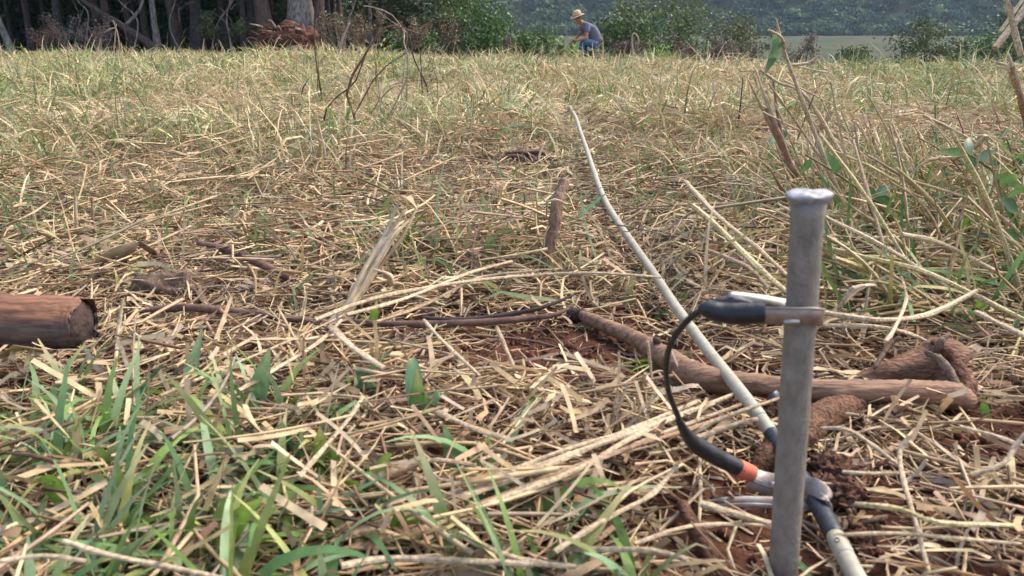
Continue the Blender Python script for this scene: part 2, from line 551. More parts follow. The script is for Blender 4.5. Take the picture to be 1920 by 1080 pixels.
clear_line(CABLE[:12], .016, .010)
clear_line(CABLE[11:], .05, .03)
clear_line([G(1085, 590), G(1245, 668), G(1340, 714), G(1580, 734), G(1800, 745), G(1740, 690)], .022, .012)
clear_line([G(1590, 764), G(1480, 828), G(1430, 870)], .022, .010)
clear_line([G(1560, 880), G(1600, 1000)], .022, .010)
clear_line([G(1640, 1060), G(1560, 960), G(1500, 900), G(1350, 905)], .025, .010)
clear_line([G(-100, 660), G(150, 655)], .04, .010)
clear_line([G(-100, 700), G(150, 690)], .03, .018)
clear_line([G(1467, 1092), G(1467, 1130)], .03, .012)
clear_line([G(230, 595), G(350, 585), G(600, 610)], .02, .012)
clear_line([G(650, 612), G(850, 614), G(1060, 600)], .02, .008)
clear_line([on(950, 330), on(1040, 330)], .08, .03)
clear_line([G(280, 590), G(360, 590)], .03, .015)


def straw_limit(x, y):
    lim = np.full(x.shape, 9.0)
    for P, hw, top in CLEAR:
        for a, b in zip(P[:-1], P[1:]):
            m = (np.abs(x - (a[0] + b[0]) / 2) < abs(a[0] - b[0]) / 2 + hw * 4) & (np.abs(y - (a[1] + b[1]) / 2) < abs(a[1] - b[1]) / 2 + hw * 4)
            if not m.any():
                continue
            xm, ym = x[m], y[m]
            d = b - a; t = np.clip(((xm - a[0]) * d[0] + (ym - a[1]) * d[1]) / (d @ d + 1e-9), 0, 1)
            dist = np.hypot(xm - a[0] - t * d[0], ym - a[1] - t * d[1])
            lim[m] = np.minimum(lim[m], top + np.maximum(0, dist - hw) * 1.2)
    return lim


def wedge(n, y0, y1, r, k=0.74, pw=2.0):
    """points of the field between two distances, spread evenly over the ground"""
    y = (y0 ** pw + (y1 ** pw - y0 ** pw) * r.random(n)) ** (1 / pw)
    x = r.uniform(-1, 1, n) * (k * y + (0.12 if y1 < 1.8 else .4))
    return x, y


def greenness(x, y):
    g = fbm(x * .8 + 30, y * .8 + 11, 3)
    g = sstep(0.44, 0.68, g)
    left = sstep(1.0, -2.0, x / np.maximum(y, .3) * 3)
    return np.clip(0.30 + 0.65 * g + 0.18 * left * sstep(2, 5, y), 0, 1)

# ================================================================== THE SETTING
def build_ground():
    i = np.arange(-150, 151); xs = 0.25 * np.sinh(0.06 * i)
    xs = np.clip(xs, -980, 980)
    j = np.arange(-40, 176); ys = 0.6 + 0.25 * np.sinh(0.052 * j)
    ys = np.unique(np.clip(np.concatenate([[-30], ys]), -30, 980))
    X, Y = np.meshgrid(xs, ys)
    Z = gz(X.ravel(), Y.ravel())
    V = np.stack([X.ravel(), Y.ravel(), Z], 1)
    nx, ny = len(xs), len(ys)
    a = (np.arange(ny - 1)[:, None] * nx + np.arange(nx - 1)[None]).ravel()
    Q = np.stack([a, a + 1, a + 1 + nx, a + nx], 1)
    link('ground', np_mesh('ground', V, Q), mat_ground(), kind='structure', label='red soil field running on to the far valley and hill')


build_ground()


# ------------------------------------------------------------------ straw litter and grass (uncountable: stuff)
def stuff(name, parts, mat, label, cat):
    off = 0; VV, QQ, CC = [], [], []
    for V, Q, C in parts:
        VV.append(V); QQ.append(Q + off); CC.append(C); off += len(V)
    me = np_mesh(name, np.concatenate(VV), np.concatenate(QQ), np.concatenate(CC))
    return link(name, me, mat, label=label, cat=cat, kind='stuff', smooth=False)


def mound(x, y):
    """how tall the grass stands: hummocks and trampled hollows a step or so across"""
    return .30 + .45 * sstep(4.5, 1.8, y) + 1.0 * sstep(.30, .68, fbm(x * 1.1 + 3, y * 1.1 + 8, 3))


def lay(n, y0, y1, Lr, Wr, seed, nseg, sides, pile, wts, el=0.10, flow=1.0, spread=0.9, kink=0.0, keep=1.0, k=0.74, pal=STRAW, barew=1.0, pw=2.0):
    """lying straws: heaped to the thickness 'pile', following a drifting lie"""
    r = np.random.default_rng(seed)
    x, y = wedge(n, y0, y1, r, k, pw)
    ok = r.random(n) > bare(x, y) * barew
    x, y = x[ok], y[ok]; n = len(x)
    az = (fbm(x * 1.7 + 5, y * 1.7, 2) - 0.5) * 5 * flow + r.normal(0, spread, n) + np.pi * (r.random(n) > .5)
    L = r.uniform(*Lr, n) * r.uniform(.5, 1, n); W = r.uniform(*Wr, n)
    hp = pile * (0.35 + 1.3 * fbm(x * 5 + 8, y * 5, 2)) * (1 - .8 * bare(x, y)) * (.6 + .6 * mound(x, y) if y0 > 1 else 1)
    z = gz(x, y) + r.random(n) ** 1.2 * hp
    e = r.normal(0, el, n)
    dx = np.cos(az) * L / 2; dy = np.sin(az) * L / 2
    base = np.stack([x - dx, y - dy, z - np.sin(e) * L / 2], 1)
    # straws never start in front of or against the lens
    ok = base[:, 1] > 0.30
    base, az, e, L, W = base[ok], az[ok], e[ok], L[ok], W[ok]; n = len(base)
    col = pick(pal, wts, n, r, .22)
    kk = (r.random(n) < .35) * kink
    return strands(base, az, e, L, W, r.normal(0, .12, n), r.normal(0, .25, n), nseg, sides, col, kk, r.uniform(.5, .9), seed=seed)


def stand(n, y0, y1, Lr, Wr, seed, nseg, gfrac, k=0.76, lean=0.5, wts=(5, 5, 4, 1, 2, 3, .5), pw=2.0, bendm=-1.3, gw=(3, 3, 3, 2, 2), clump=0.0, barew=1.0, gsat=1.0):
    """standing and half-fallen blades, dry or green"""
    r = np.random.default_rng(seed)
    x, y = wedge(n, y0, y1, r, k, pw)
    ok = r.random(n) > bare(x, y) * barew
    if clump:
        ok &= r.random(n) < (1 - clump) + clump * sstep(.35, .65, fbm(x * 3 + 2, y * 3 + 7, 2))
    x, y = x[ok], y[ok]; n = len(x)
    g = np.clip(greenness(x, y) * gfrac * 1.6, 0, 1)
    isg = r.random(n) < g
    col = pick(STANDING if y0 > 2 else STRAW, wts, n, r, .2)
    gc = pick(GREEN, gw, n, r, .2)
    mixv = r.uniform(.55, 1, (n, 1)) * gsat
    col = np.where(isg[:, None], gc * mixv + col * (1 - mixv) * .8, col)
    L = r.uniform(*Lr, n) * mound(x, y); W = r.uniform(*Wr, n)
    az = r.uniform(0, 2 * np.pi, n)
    el = np.clip(r.normal(1.05, lean, n), .08, 1.55)
    base = np.stack([x, y, gz(x, y) - .004], 1)
    return strands(base, az, el, L, W, r.normal(bendm, .7, n), r.normal(0, .5, n), nseg, 2, col, None, .25, roll=r.uniform(-1.5, 1.5, n), seed=seed)


def clumps(nt, y0, y1, nb, Lr, Wr, seed, gfrac, k=.74, rad=.05, nseg=4, pw=2.0, wts=(7, 6, 3, .6, 1, 4, .3), gw=(4, 3, 4, 2, 2)):
    """tussocks: blades fanning out of one crown"""
    r = np.random.default_rng(seed)
    tx, ty = wedge(nt, y0, y1, r, k, pw)
    ok = (r.random(nt) > bare(tx, ty) * 1.2) & (straw_limit(tx, ty) > .3)
    tx, ty = tx[ok], ty[ok]; nt = len(tx)
    ts = r.uniform(.55, 1.3, nt); tg = r.random(nt) < np.clip(greenness(tx, ty) * gfrac * 1.5, 0, 1)
    idx = np.repeat(np.arange(nt), r.integers(nb // 2, nb, nt)); n = len(idx)
    az = r.uniform(0, 6.283, n); q = r.random(n) ** .7
    x = tx[idx] + np.cos(az) * q * rad * ts[idx]; y = ty[idx] + np.sin(az) * q * rad * ts[idx]
    el = np.clip(1.5 - q * .8 + r.normal(0, .25, n), .15, 1.56)
    col = pick(STANDING if y0 > 2 else STRAW, wts, n, r, .2); gc = pick(GREEN, gw, n, r, .2)
    isg = np.where(tg[idx], r.random(n) < .75, r.random(n) < .12)
    col = np.where(isg[:, None], gc, col)
    L = r.uniform(*Lr, n) * ts[idx] * mound(x, y); W = r.uniform(*Wr, n)
    return strands(np.stack([x, y, gz(x, y) - .003], 1), az + r.normal(0, .5, n), el, L, W, r.normal(-1.4, .6, n), r.normal(0, .5, n), nseg, 2, col, None, .2, roll=r.uniform(-1, 1, n), seed=seed)


def build_litter():
    W0 = (5, 6, 6, 4.5, 3, 4, 4)
    near = [lay(9500, .36, 1.25, (.03, .12), (.0012, .0036), 21, 3, 3, .030, W0, .16, .8, 1.1, .7),
            lay(15000, .36, 1.3, (.010, .045), (.0007, .0022), 22, 2, 3, .022, (4, 4, 5, 4, 4, 3, 4), .25, 1, 1.5, .4, barew=.6),
            lay(1000, .38, 1.4, (.08, .22), (.0026, .005), 23, 5, 4, .044, (8, 6, 3, 1, 2, 4, .3), .11, .8, .9, .7),
            lay(2600, .38, 1.5, (.03, .10), (.0035, .008), 27, 4, 2, .034, (7, 6, 4, 2, 4, 4, 1), .22, 1, 1.4, 1.0),
            lay(900, .38, .85, (.03, .09), (.002, .006), 29, 4, 2, .05, (8, 6, 3, 1, 3, 4, .3), .55, 1, 1.5, .6, k=.5),
            lay(15000, 1.2, 2.9, (.04, .17), (.0016, .0042), 24, 3, 3, .045, W0, .18, .9, 1.1, .6),
            lay(5000, 1.2, 3.2, (.03, .12), (.003, .007), 28, 3, 2, .05, W0, .3, 1, 1.5, .9),
            lay(2000, 1.2, 3.4, (.10, .30), (.003, .0062), 26, 4, 3, .065, (8, 6, 3, 1, 2, 4, .3), .17, .9, 1.0, .7)]
    # the litter goes on beside and behind the viewer
    r = np.random.default_rng(71)
    n = 60000
    x = r.uniform(-4.2, 4.2, n); y = r.uniform(-1.2, 4.2, n)
    ok = np.abs(x) > np.where(y > .3, .74 * y + .08, 0)
    ok &= (y > .3) | (np.hypot(x, y) > .0)
    x, y = x[ok], y[ok]; n = len(x)
    near.append(strands(np.stack([x, y, gz(x, y) + r.random(n) * .03], 1), r.uniform(0, 6.28, n), r.normal(.05, .2, n), r.uniform(.04, .16, n), r.uniform(.002, .006, n), r.normal(-.2, .3, n), r.normal(0, .3, n), 2, 2, pick(STRAW, W0, n, r, .2), None, .7, seed=72))
    stuff('straw_litter', near, 'straw', 'tan straw litter strewn thick over the red soil in front', 'straw')
    mid = [lay(36000, 2.7, 7.0, (.05, .22), (.0028, .006), 25, 2, 2, .06, (6, 6, 4, 2, 3, 4, 2), .25, 1, 1.3, .5),
           stand(30000, 2.2, 7.5, (.05, .20), (.0040, .0105), 31, 4, .55, bendm=-1.8, wts=(7, 6, 3, 1, 2, 4, .4)),
           stand(17000, .95, 3.0, (.03, .13), (.0025, .0062), 32, 4, .7, clump=.45, bendm=-1.5, wts=(7, 6, 3, 1, 2, 4, .4))]
    mid += [clumps(900, 1.3, 3.2, 14, (.05, .16), (.003, .007), 61, .6, rad=.025),
            clumps(1900, 3.0, 8.0, 18, (.08, .25), (.005, .012), 62, .6, rad=.05)]
    # stalks and leaves leaning every way at the right
    r = np.random.default_rng(66)
    PR = np.array([(.62, .48, .28), (.52, .37, .19), (.46, .38, .15), (.30, .19, .10), (.15, .26, .07), (.12, .22, .08)])
    for n, e0, e1, L0, L1, wts, sd in ((420, .0, .25, .12, .36, (5, 5, 3, 2, 0, 0), 67), (260, .2, 1.3, .06, .24, (5, 5, 2, 3, 0, 0), 68), (420, .3, 1.4, .05, .17, (0, 0, 1, 0, 5, 5), 69)):
        y = r.uniform(.95, 2.4, n); x = y * r.uniform(.34, .75, n) + .02
        mid.append(strands(np.stack([x + .05, y, gz(x, y) + r.uniform(.0, .03, n)], 1), np.pi - r.normal(.5, 1.2, n), r.uniform(e0, e1, n), r.uniform(L0, L1, n), r.uniform(.003, .0075, n), r.normal(-.5, .4, n), r.normal(0, .35, n), 5, 3 if sd < 69 else 2,
                           pick(PR, wts, n, r, .2), (r.random(n) < .35) * .7, .6, seed=sd))
    stuff('dry_grass', mid, 'straw', 'trampled dry grass covering the middle of the field', 'grass')
    far = [stand(38000, 7.0, 15, (.10, .27), (.009, .021), 33, 3, .55, k=.72, wts=(8, 6, 3, .6, 1, 4, .3), bendm=-1.6),
           stand(32000, 14.5, 25, (.07, .19), (.014, .028), 34, 2, .48, k=.70, wts=(8, 6, 3, .6, 1, 4, .3)),
           lay(14000, 6.5, 16, (.10, .30), (.008, .018), 35, 2, 2, .09, (7, 6, 4, 1, 2, 4, .5), .3, 1, 1.4, .5)]
    far += [clumps(2600, 7.5, 16, 16, (.12, .34), (.010, .022), 63, .6, rad=.09, nseg=3, k=.72),
            clumps(1100, 14, 23, 14, (.09, .24), (.014, .028), 64, .5, rad=.12, nseg=3, k=.70),
            stand(520, 11, 23, (.2, .48), (.008, .016), 65, 3, .2, k=.70, lean=.25, bendm=-.4)]
    stuff('far_stubble', far, 'straw', 'pale yellowish stubble grass stretching to the tree line', 'grass')
    green = [stand(8500, .9, 3.0, (.04, .14), (.0035, .008), 41, 5, 4, lean=.45, clump=.85, bendm=-.9, gw=(4, 4, 1, 2, 3)),
             stand(15000, 2.6, 8, (.07, .19), (.005, .012), 42, 3, 4, lean=.45, clump=.9, bendm=-.9, gw=(4, 3, 3, 2, 2)),
             stand(9000, 7.5, 18, (.10, .22), (.010, .02), 43, 2, 4, lean=.4, clump=.9, gw=(4, 3, 4, 2, 2))]
    # lush green patch at the lower left
    r = np.random.default_rng(44)
    nt_ = 165
    ty = r.uniform(.36, .74, nt_); tx = r.uniform(-.56, .16, nt_)
    px = 960 + tx / (ty * CP + .35 * SP) * F
    ok = r.random(nt_) < np.clip(1.2 - (px - 250) / 850, .05, 1) * np.clip((.78 - ty) / .2, 0, 1)
    tx, ty = tx[ok], ty[ok]; nt_ = len(tx)
    idx = np.repeat(np.arange(nt_), r.integers(5, 15, nt_)); n = len(idx)
    az = r.uniform(0, 6.283, n); q = r.random(n)
    x = tx[idx] + np.cos(az) * q * .012; y = ty[idx] + np.sin(az) * q * .012
    tone = r.uniform(.8, 1.25, nt_)[idx][:, None]
    green.append(strands(np.stack([x, y, gz(x, y)], 1), az + r.normal(0, .3, n), np.clip(1.35 - q * .9 + r.normal(0, .2, n), .1, 1.5), r.uniform(.03, .115, n),
                         r.uniform(.004, .012, n), r.normal(-1.0, .5, n), r.normal(0, .4, n), 6, 2, pick(GREEN, (5, 5, 2, 1, 4), n, r, .15) * tone, None, .12, roll=r.uniform(-.7, .7, n), seed=45))
    stuff('green_grass', green, 'blade', 'short green grass blades sprouting in patches through the straw', 'grass')


def build_clods():
    r = np.random.default_rng(51)
    ico = np.array([(1, 0, 0), (-1, 0, 0), (0, 1, 0), (0, -1, 0), (0, 0, 1), (0, 0, -1)], float)
    tri = np.array([(0, 2, 4), (2, 1, 4), (1, 3, 4), (3, 0, 4), (2, 0, 5), (1, 2, 5), (3, 1, 5), (0, 3, 5)])
    n = 15000
    x, y = wedge(n, .36, 1.6, r)
    p = np.clip(bare(x, y) + .12, 0, 1)
    ok = r.random(n) < p; x, y = x[ok], y[ok]; n = len(x)
    s = .0012 + .006 * r.random(n) ** 4
    V = ico[None] * s[:, None, None] * r.uniform(.6, 1.3, (n, 6, 1))
    V = V + np.stack([x, y, gz(x, y) + s * .4], 1)[:, None]
    T = (tri[None] + (np.arange(n) * 6)[:, None, None]).reshape(-1, 3)
    me = np_mesh('soil_crumbs', V.reshape(-1, 3), T)
    link('soil_crumbs', me, 'soil_clod', label='loose red soil crumbs on the bare patches', cat='soil', kind='stuff', smooth=False)


build_litter()
build_clods()


# ------------------------------------------------------------------ foliage
def leaf_cloud(C, size, r, up=0.4):
    """one pointed leaf (two triangles folded on the midrib as a quad) at each centre"""
    n = len(C)
    t = r.normal(size=(n, 3)); t[:, 2] -= .25; t /= np.linalg.norm(t, axis=1)[:, None]
    nn = r.normal(size=(n, 3)); nn[:, 2] += up; s = np.cross(t, nn); s /= np.linalg.norm(s, axis=1)[:, None] + 1e-6
    L = size * r.uniform(.6, 1.3, n)[:, None]; Wd = L * .30
    V = np.stack([C - t * L * .5, C + s * Wd, C + t * L * .5, C - s * Wd], 1)
    return V.reshape(-1, 3), np.arange(n * 4).reshape(-1, 4)


def crown_mesh(name, rx, ry, rz, cz, nclump, nleaf, size, pal, seed, hollow=0.55, csize=0.28, low=-1.0):
    r = np.random.default_rng(seed)
    d = r.normal(size=(nclump, 3)); d /= np.linalg.norm(d, axis=1)[:, None]
    d[:, 2] = np.maximum(d[:, 2], low)
    rad = (hollow + (1 - hollow) * r.random(nclump)) * (1 + .25 * (r.random(nclump) - .5))
    cc = d * rad[:, None] * np.array([rx, ry, rz]) + np.array([0, 0, cz])
    k = nleaf // nclump
    sp = r.uniform(.6, 1.3, (nclump, 1, 1)) * csize
    pts = cc[:, None] + r.normal(size=(nclump, k, 3)) * sp * np.array([1, 1, .7]) * min(rx, rz)
    pts = pts.reshape(-1, 3)
    pts[:, 2] = np.maximum(pts[:, 2], .03)
    tint = np.repeat(r.uniform(.7, 1.25, (nclump, 1)), k, 0)
    V, Q = leaf_cloud(pts, size, r)
    c = np.array(pal)[r.integers(0, len(pal), len(pts))] * tint * r.uniform(.75, 1.25, (len(pts), 1))
    return np_mesh(name, V, Q, np.repeat(c, 4, 0)), cc


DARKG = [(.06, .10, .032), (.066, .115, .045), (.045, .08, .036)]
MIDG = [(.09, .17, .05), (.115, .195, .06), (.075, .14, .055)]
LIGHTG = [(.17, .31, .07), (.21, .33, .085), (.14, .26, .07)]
OLIVE = [(.13, .15, .065), (.15, .16, .075), (.10, .12, .05)]
BROWN = [(.21, .16, .11), (.16, .12, .085), (.26, .20, .135)]


def bush(name, loc, rx, rz, pal, nleaf, size, seed, label, cat='bush', group=None, nclump=34, stems=5, ry=None, stem_mat='bark_dark', hollow=.45, csize=.26):
    t = thing(name, loc, label, cat, group)
    me, cc = crown_mesh('foliage', rx, ry or rx * .8, rz, rz * .95, nclump, nleaf, size, pal, seed, hollow, csize)
    link('foliage', me, 'leaf', t, smooth=False)
    rr = random.Random(seed)
    mb = MB()
    o = Vector(loc)
    for k in range(stems):
        c = cc[rr.randrange(len(cc))]
        top = o + Vector((c[0] * .8, c[1] * .8, max(.25 * rz, c[2] * .9)))
        b = o + Vector((rr.uniform(-.1, .1) * rx, rr.uniform(-.1, .1) * rx, -.05))
        mid = b.lerp(top, .5) + Vector((rr.uniform(-.1, .1), rr.uniform(-.1, .1), .1)) * rx
        mb.tube([b, mid, top], [.035 * rx + .01, .022 * rx + .007, .005], 6, sm=3)
    mb.build('stems', stem_mat, t)
    return t


def trunk_tube(mb, base, h, r0, lean=(0, 0), seed=0, n=10, jit=.06, wob=.12, taper=.6):
    rr = random.Random(seed)
    pts = []; rad = []
    for i in range(8):
        a = i / 7
        pts.append(Vector(base) + Vector((lean[0] * a * h + rr.uniform(-wob, wob) * a, lean[1] * a * h + rr.uniform(-wob, wob) * a, -.1 + a * h)))
        rad.append(r0 * (1 + .5 * max(0, .12 - a) / .12) * (1 - taper * a))
    mb.tube(pts, rad, n, jit=jit, sm=3)
    return pts


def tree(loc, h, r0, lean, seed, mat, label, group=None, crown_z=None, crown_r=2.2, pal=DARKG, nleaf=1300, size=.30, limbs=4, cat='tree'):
    t = thing('forest_tree', loc, label, cat, group)
    mb = MB()
    pts = trunk_tube(mb, loc, h, r0, lean, seed)
    rr = random.Random(seed + 100)
    for k in range(limbs):
        p = pts[rr.choice((3, 4, 5))]
        a = rr.uniform(0, 6.28)
        q = p + Vector((math.cos(a), math.sin(a), rr.uniform(.4, .9))) * rr.uniform(.8, 1.6)
        mb.tube([p, p.lerp(q, .5) + Vector((0, 0, .15)), q], [r0 * .35, r0 * .25, .015], 6, sm=3)
    mb.build('trunk', mat, t)
    cz = crown_z or h * .85
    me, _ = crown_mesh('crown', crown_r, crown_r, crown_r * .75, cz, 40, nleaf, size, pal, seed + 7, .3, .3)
    c = link('crown', me, 'leaf', t, smooth=False)
    c.location = (lean[0] * h * .9, lean[1] * h * .9, 0)
    return t


def build_forest():
    # trunks that can be told apart, from the left of the picture to the right:
    # (pixel x at the ground, distance, radius, height, lean, bark, label)
    spec = [
        (28, 23.5, .09, 7, (-.28, .05), 'bark_grey', 'thin grey trunk leaning left at the far left of the forest edge'),
        (120, 27, .10, 8, (.04, 0), 'bark_dark', 'dark straight trunk behind the reddish dry shrub'),
        (205, 24.5, .11, 8, (.02, .04), 'bark_brown', 'trunk standing right above the leaning fallen trunk'),
        (298, 24.2, .09, 8, (-.03, .02), 'bark_grey', 'slim pale trunk just behind the foot of the fallen trunk'),
        (336, 26, .16, 9, (-.08, .02), 'bark_brown', 'medium trunk between the fallen trunk and the uprooted stump'),
        (372, 26, .20, 9, (.02, .05), 'bark_dark', 'thick dark trunk halfway between fallen trunk and uprooted stump'),
        (458, 25.5, .08, 8, (.05, 0), 'bark_dark', 'thin trunk just left of the uprooted stump'),
        (506, 23.6, .23, 10, (-.10, .03), 'bark_brown', 'thick brown trunk leaning left directly behind the uprooted stump'),
        (569, 23.9, .36, 12, (.0, .0), 'bark_grey', 'very thick pale grey trunk behind the uprooted stump'),
        (599, 23.6, .15, 10, (.06, .02), 'bark_brown', 'reddish trunk pressed against the right of the thick pale trunk'),
        (622, 26.5, .09, 8, (-.02, .0), 'bark_dark', 'thin dark trunk right of the reddish trunk'),
        (698, 27, .075, 8, (-.01, 0), 'bark_grey', 'thin whitish trunk rising above the dead shrub, at the forest corner'),
    ]
    for i, (px, y, r0, h, lean, mat, lab) in enumerate(spec):
        x = D(px, 100, y).x
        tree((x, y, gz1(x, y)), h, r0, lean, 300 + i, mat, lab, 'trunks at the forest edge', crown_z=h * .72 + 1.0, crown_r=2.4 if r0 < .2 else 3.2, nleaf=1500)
    # the shaded wood behind: look-alike trees
    protos = []
    r = random.Random(77)
    lab = 'slender dark tree deep in the shaded wood behind the forest edge'
    n = 0
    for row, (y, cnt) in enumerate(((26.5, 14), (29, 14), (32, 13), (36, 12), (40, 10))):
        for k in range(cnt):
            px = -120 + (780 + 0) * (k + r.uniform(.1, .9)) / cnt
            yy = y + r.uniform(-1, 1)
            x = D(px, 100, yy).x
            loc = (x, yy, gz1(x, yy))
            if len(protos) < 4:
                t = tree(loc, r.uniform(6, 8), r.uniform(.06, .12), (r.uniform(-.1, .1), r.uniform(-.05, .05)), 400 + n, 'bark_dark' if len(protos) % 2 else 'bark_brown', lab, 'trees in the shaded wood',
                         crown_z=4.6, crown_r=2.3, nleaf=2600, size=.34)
                protos.append(t)
            else:
                copy_thing(r.choice(protos), loc, r.uniform(0, 6.28), r.uniform(.8, 1.25))
            n += 1
    # dense undergrowth that closes the wood
    bp = None
    for k in range(20):
        yy = 30 + (k % 4) * 3.4 + r.uniform(-1, 1)
        px = -140 + 800 * (k + r.uniform(0, 1)) / 20
        x = D(px, 100, yy).x
        loc = (x, yy, gz1(x, yy))
        if bp is None:
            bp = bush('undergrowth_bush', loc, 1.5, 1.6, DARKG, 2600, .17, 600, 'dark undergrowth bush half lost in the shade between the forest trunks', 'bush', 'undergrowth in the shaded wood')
        else:
            copy_thing(bp, loc, r.uniform(0, 6.28), (r.uniform(.8, 1.3), r.uniform(.8, 1.3), r.uniform(.8, 1.4)))
    # the fallen trunk that slants down to the right
    a, b = D(196, 28, 23.6), D(312, 90, 22.9)
    b.z = gz1(b.x, b.y) + .05
    t = thing('fallen_trunk', b, 'grey fallen trunk slanting down to the right in front of the forest', 'trunk')
    mb = MB(); mb.tube([a + (a - b) * .6, a, a.lerp(b, .5) + Vector((0, 0, .03)), b + (b - a) * .02], [.05, .075, .10, .12], 10, jit=.14, sm=6); mb.build('stem', 'bark_brown', t)
    mb = MB(); mb.tube([a.lerp(b, .3), a.lerp(b, .3) + Vector((.5, .1, .5)), a.lerp(b, .3) + Vector((.7, .1, 1.1))], [.05, .04, .02], 6, sm=3); mb.build('limb', 'bark_grey', t)
    # vines and thin bare poles in front of the wood
    poles = [((243, 90), (258, 40), (222, 0), 23.0, .022, 'thin bare sapling curving left beside the fallen trunk'),
             ((150, 86), (166, 30), (145, 0), 23.4, .02, 'thin bare sapling behind the reddish dry shrub'),
             ((395, 92), (405, 50), (440, -5), 23.2, .022, 'thin bare sapling leaning right in front of dark trunks'),
             ((438, 92), (425, 40), (432, -5), 23.0, .02, 'thin upright sapling left of the uprooted stump'),
             ((640, 100), (650, 50), (668, -5), 22.6, .022, 'thin bare sapling right of the reddish trunk'),
             ((345, 92), (318, 50), (330, -5), 23.0, .018, 'thin crooked sapling beyond the foot of the fallen trunk')]
    for a, b, c, y, rad, lab in poles:
        p0, p1, p2 = D(*a, y), D(*b, y + .1), D(*c, y)
        p0.z = gz1(p0.x, p0.y) - .03
        t = thing('bare_sapling', p0, lab, 'sapling', 'bare saplings at the forest edge')
        mb = MB(); mb.tube([p0, p1, p2, p2 + (p2 - p1) * .6 + Vector((0, 0, .4))], [rad * 1.3, rad, rad * .8, .005], 6, sm=5); mb.build('stem', 'bark_grey', t)
        for s in (.35, .6, .8):
            q = p0.lerp(p2, s); e = q + Vector((rnd.uniform(-.5, .5), rnd.uniform(-.2, .2), rnd.uniform(.15, .5)))
            MB().tube([q, q.lerp(e, .5) + Vector((0, 0, .05)), e], [rad * .5, rad * .4, .003], 5, sm=3).build('twig', 'bark_grey', t)
    # reddish dry shrubs against the dark
    def dryshrub(px, y, h, wd, lab, pal, seed, nl=420, tw='twig_pale', size=.055):
        x = D(px, 100, y).x; o = Vector((x, y, gz1(x, y)))
        t = thing('dry_shrub', o, lab, 'shrub')
        r2 = random.Random(seed); mb = MB(); ends = []
        for k in range(9):
            e = o + Vector((r2.uniform(-1, 1) * wd, r2.uniform(-1, 1) * wd * .6, h * r2.uniform(.55, 1.05)))
            m_ = o.lerp(e, .5) + Vector((r2.uniform(-.12, .12), 0, h * .08))
            mb.tube([o + Vector((r2.uniform(-.05, .05), 0, -.03)), m_, e], [.012, .008, .003], 5, sm=4)
            for q in range(5):
                s = m_.lerp(e, r2.uniform(0, 1)); f = s + Vector((r2.uniform(-1, 1), r2.uniform(-1, 1), r2.uniform(-.2, 1))) * .2
                mb.tube([s, f], [.004, .002], 4); ends += [s, f, s.lerp(f, .5)]
            ends += [e, e.lerp(m_, .4)]
        mb.build('stems', tw, t)
        rr = np.random.default_rng(seed)
        nl = int(nl * 1.7)
        c = np.array([p[:] for p in ends])[rr.integers(0, len(ends), nl)] + rr.normal(0, .05, (nl, 3)) - np.array(o[:])
        c[:, 2] = np.maximum(c[:, 2], .03)
        V, Q = leaf_cloud(c, size, rr)
        cl = np.array(pal)[rr.integers(0, len(pal), nl)] * rr.uniform(.7, 1.2, (nl, 1))
        link('foliage', np_mesh('foliage', V, Q, np.repeat(cl, 4, 0)), 'leaf', t, smooth=False)
        return t
    RED = [(.30, .16, .11), (.22, .11, .08), (.34, .22, .16)]
    GREY = [(.28, .24, .20), (.20, .17, .14), (.33, .28, .23)]
    dryshrub(90, 22.3, .75, .5, 'reddish brown dry shrub low against the dark forest at left', RED, 21)
    dryshrub(130, 22.6, 1.15, .5, 'tall dry shrub with pale curled leaves before the dark forest', GREY, 22, 340)
    dryshrub(185, 22.2, 1.0, .4, 'pinkish seed-headed shrub just left of the fallen trunk', [(.36, .22, .2), (.3, .2, .15)], 23, 260)
    dryshrub(420, 23.2, 1.2, .7, 'olive leafy shrub between dark trunks and uprooted stump', OLIVE, 24, 800, 'twig_dark', .07)
    dryshrub(640, 22.8, 1.2, .6, 'grey brown twiggy shrub right of the reddish trunk', BROWN + OLIVE, 25, 600, 'twig_pale', .06)
    dryshrub(690, 23.6, 1.1, .8, 'wide grey brown brush behind the dead shrub', BROWN, 26, 900, 'twig_pale', .07)
    dryshrub(765, 22.6, .9, .6, 'brown withered shrub at the foot of the green bushes', BROWN, 27, 700, 'twig_dark', .06)
    dryshrub(845, 21.8, 1.25, .25, 'thin reddish weed with seed heads before the green bushes', RED, 28, 160, 'twig_dark', .05)
    dryshrub(1180, 21.5, .62, .5, 'purple brown withered brush right of the seated person', [(.16, .10, .09), (.12, .08, .07)], 29, 500, 'twig_dark', .06)
    dryshrub(1330, 23, .95, 1.0, 'wide leafless reddish grey shrub behind the pale stones', [(.17, .12, .10), (.13, .10, .085)], 30, 900, 'twig_dark', .06)
    dryshrub(1400, 26, 1.3, 1.3, 'grey leafless shrub left of the tall dry stalk', [(.15, .13, .11), (.12, .12, .08)], 31, 1100, 'twig_dark', .07)
    dryshrub(1510, 24, 1.1, .9, 'grey seed-headed shrub right of the tall dry stalk', [(.17, .14, .13), (.14, .12, .10)], 32, 800, 'twig_dark', .06)


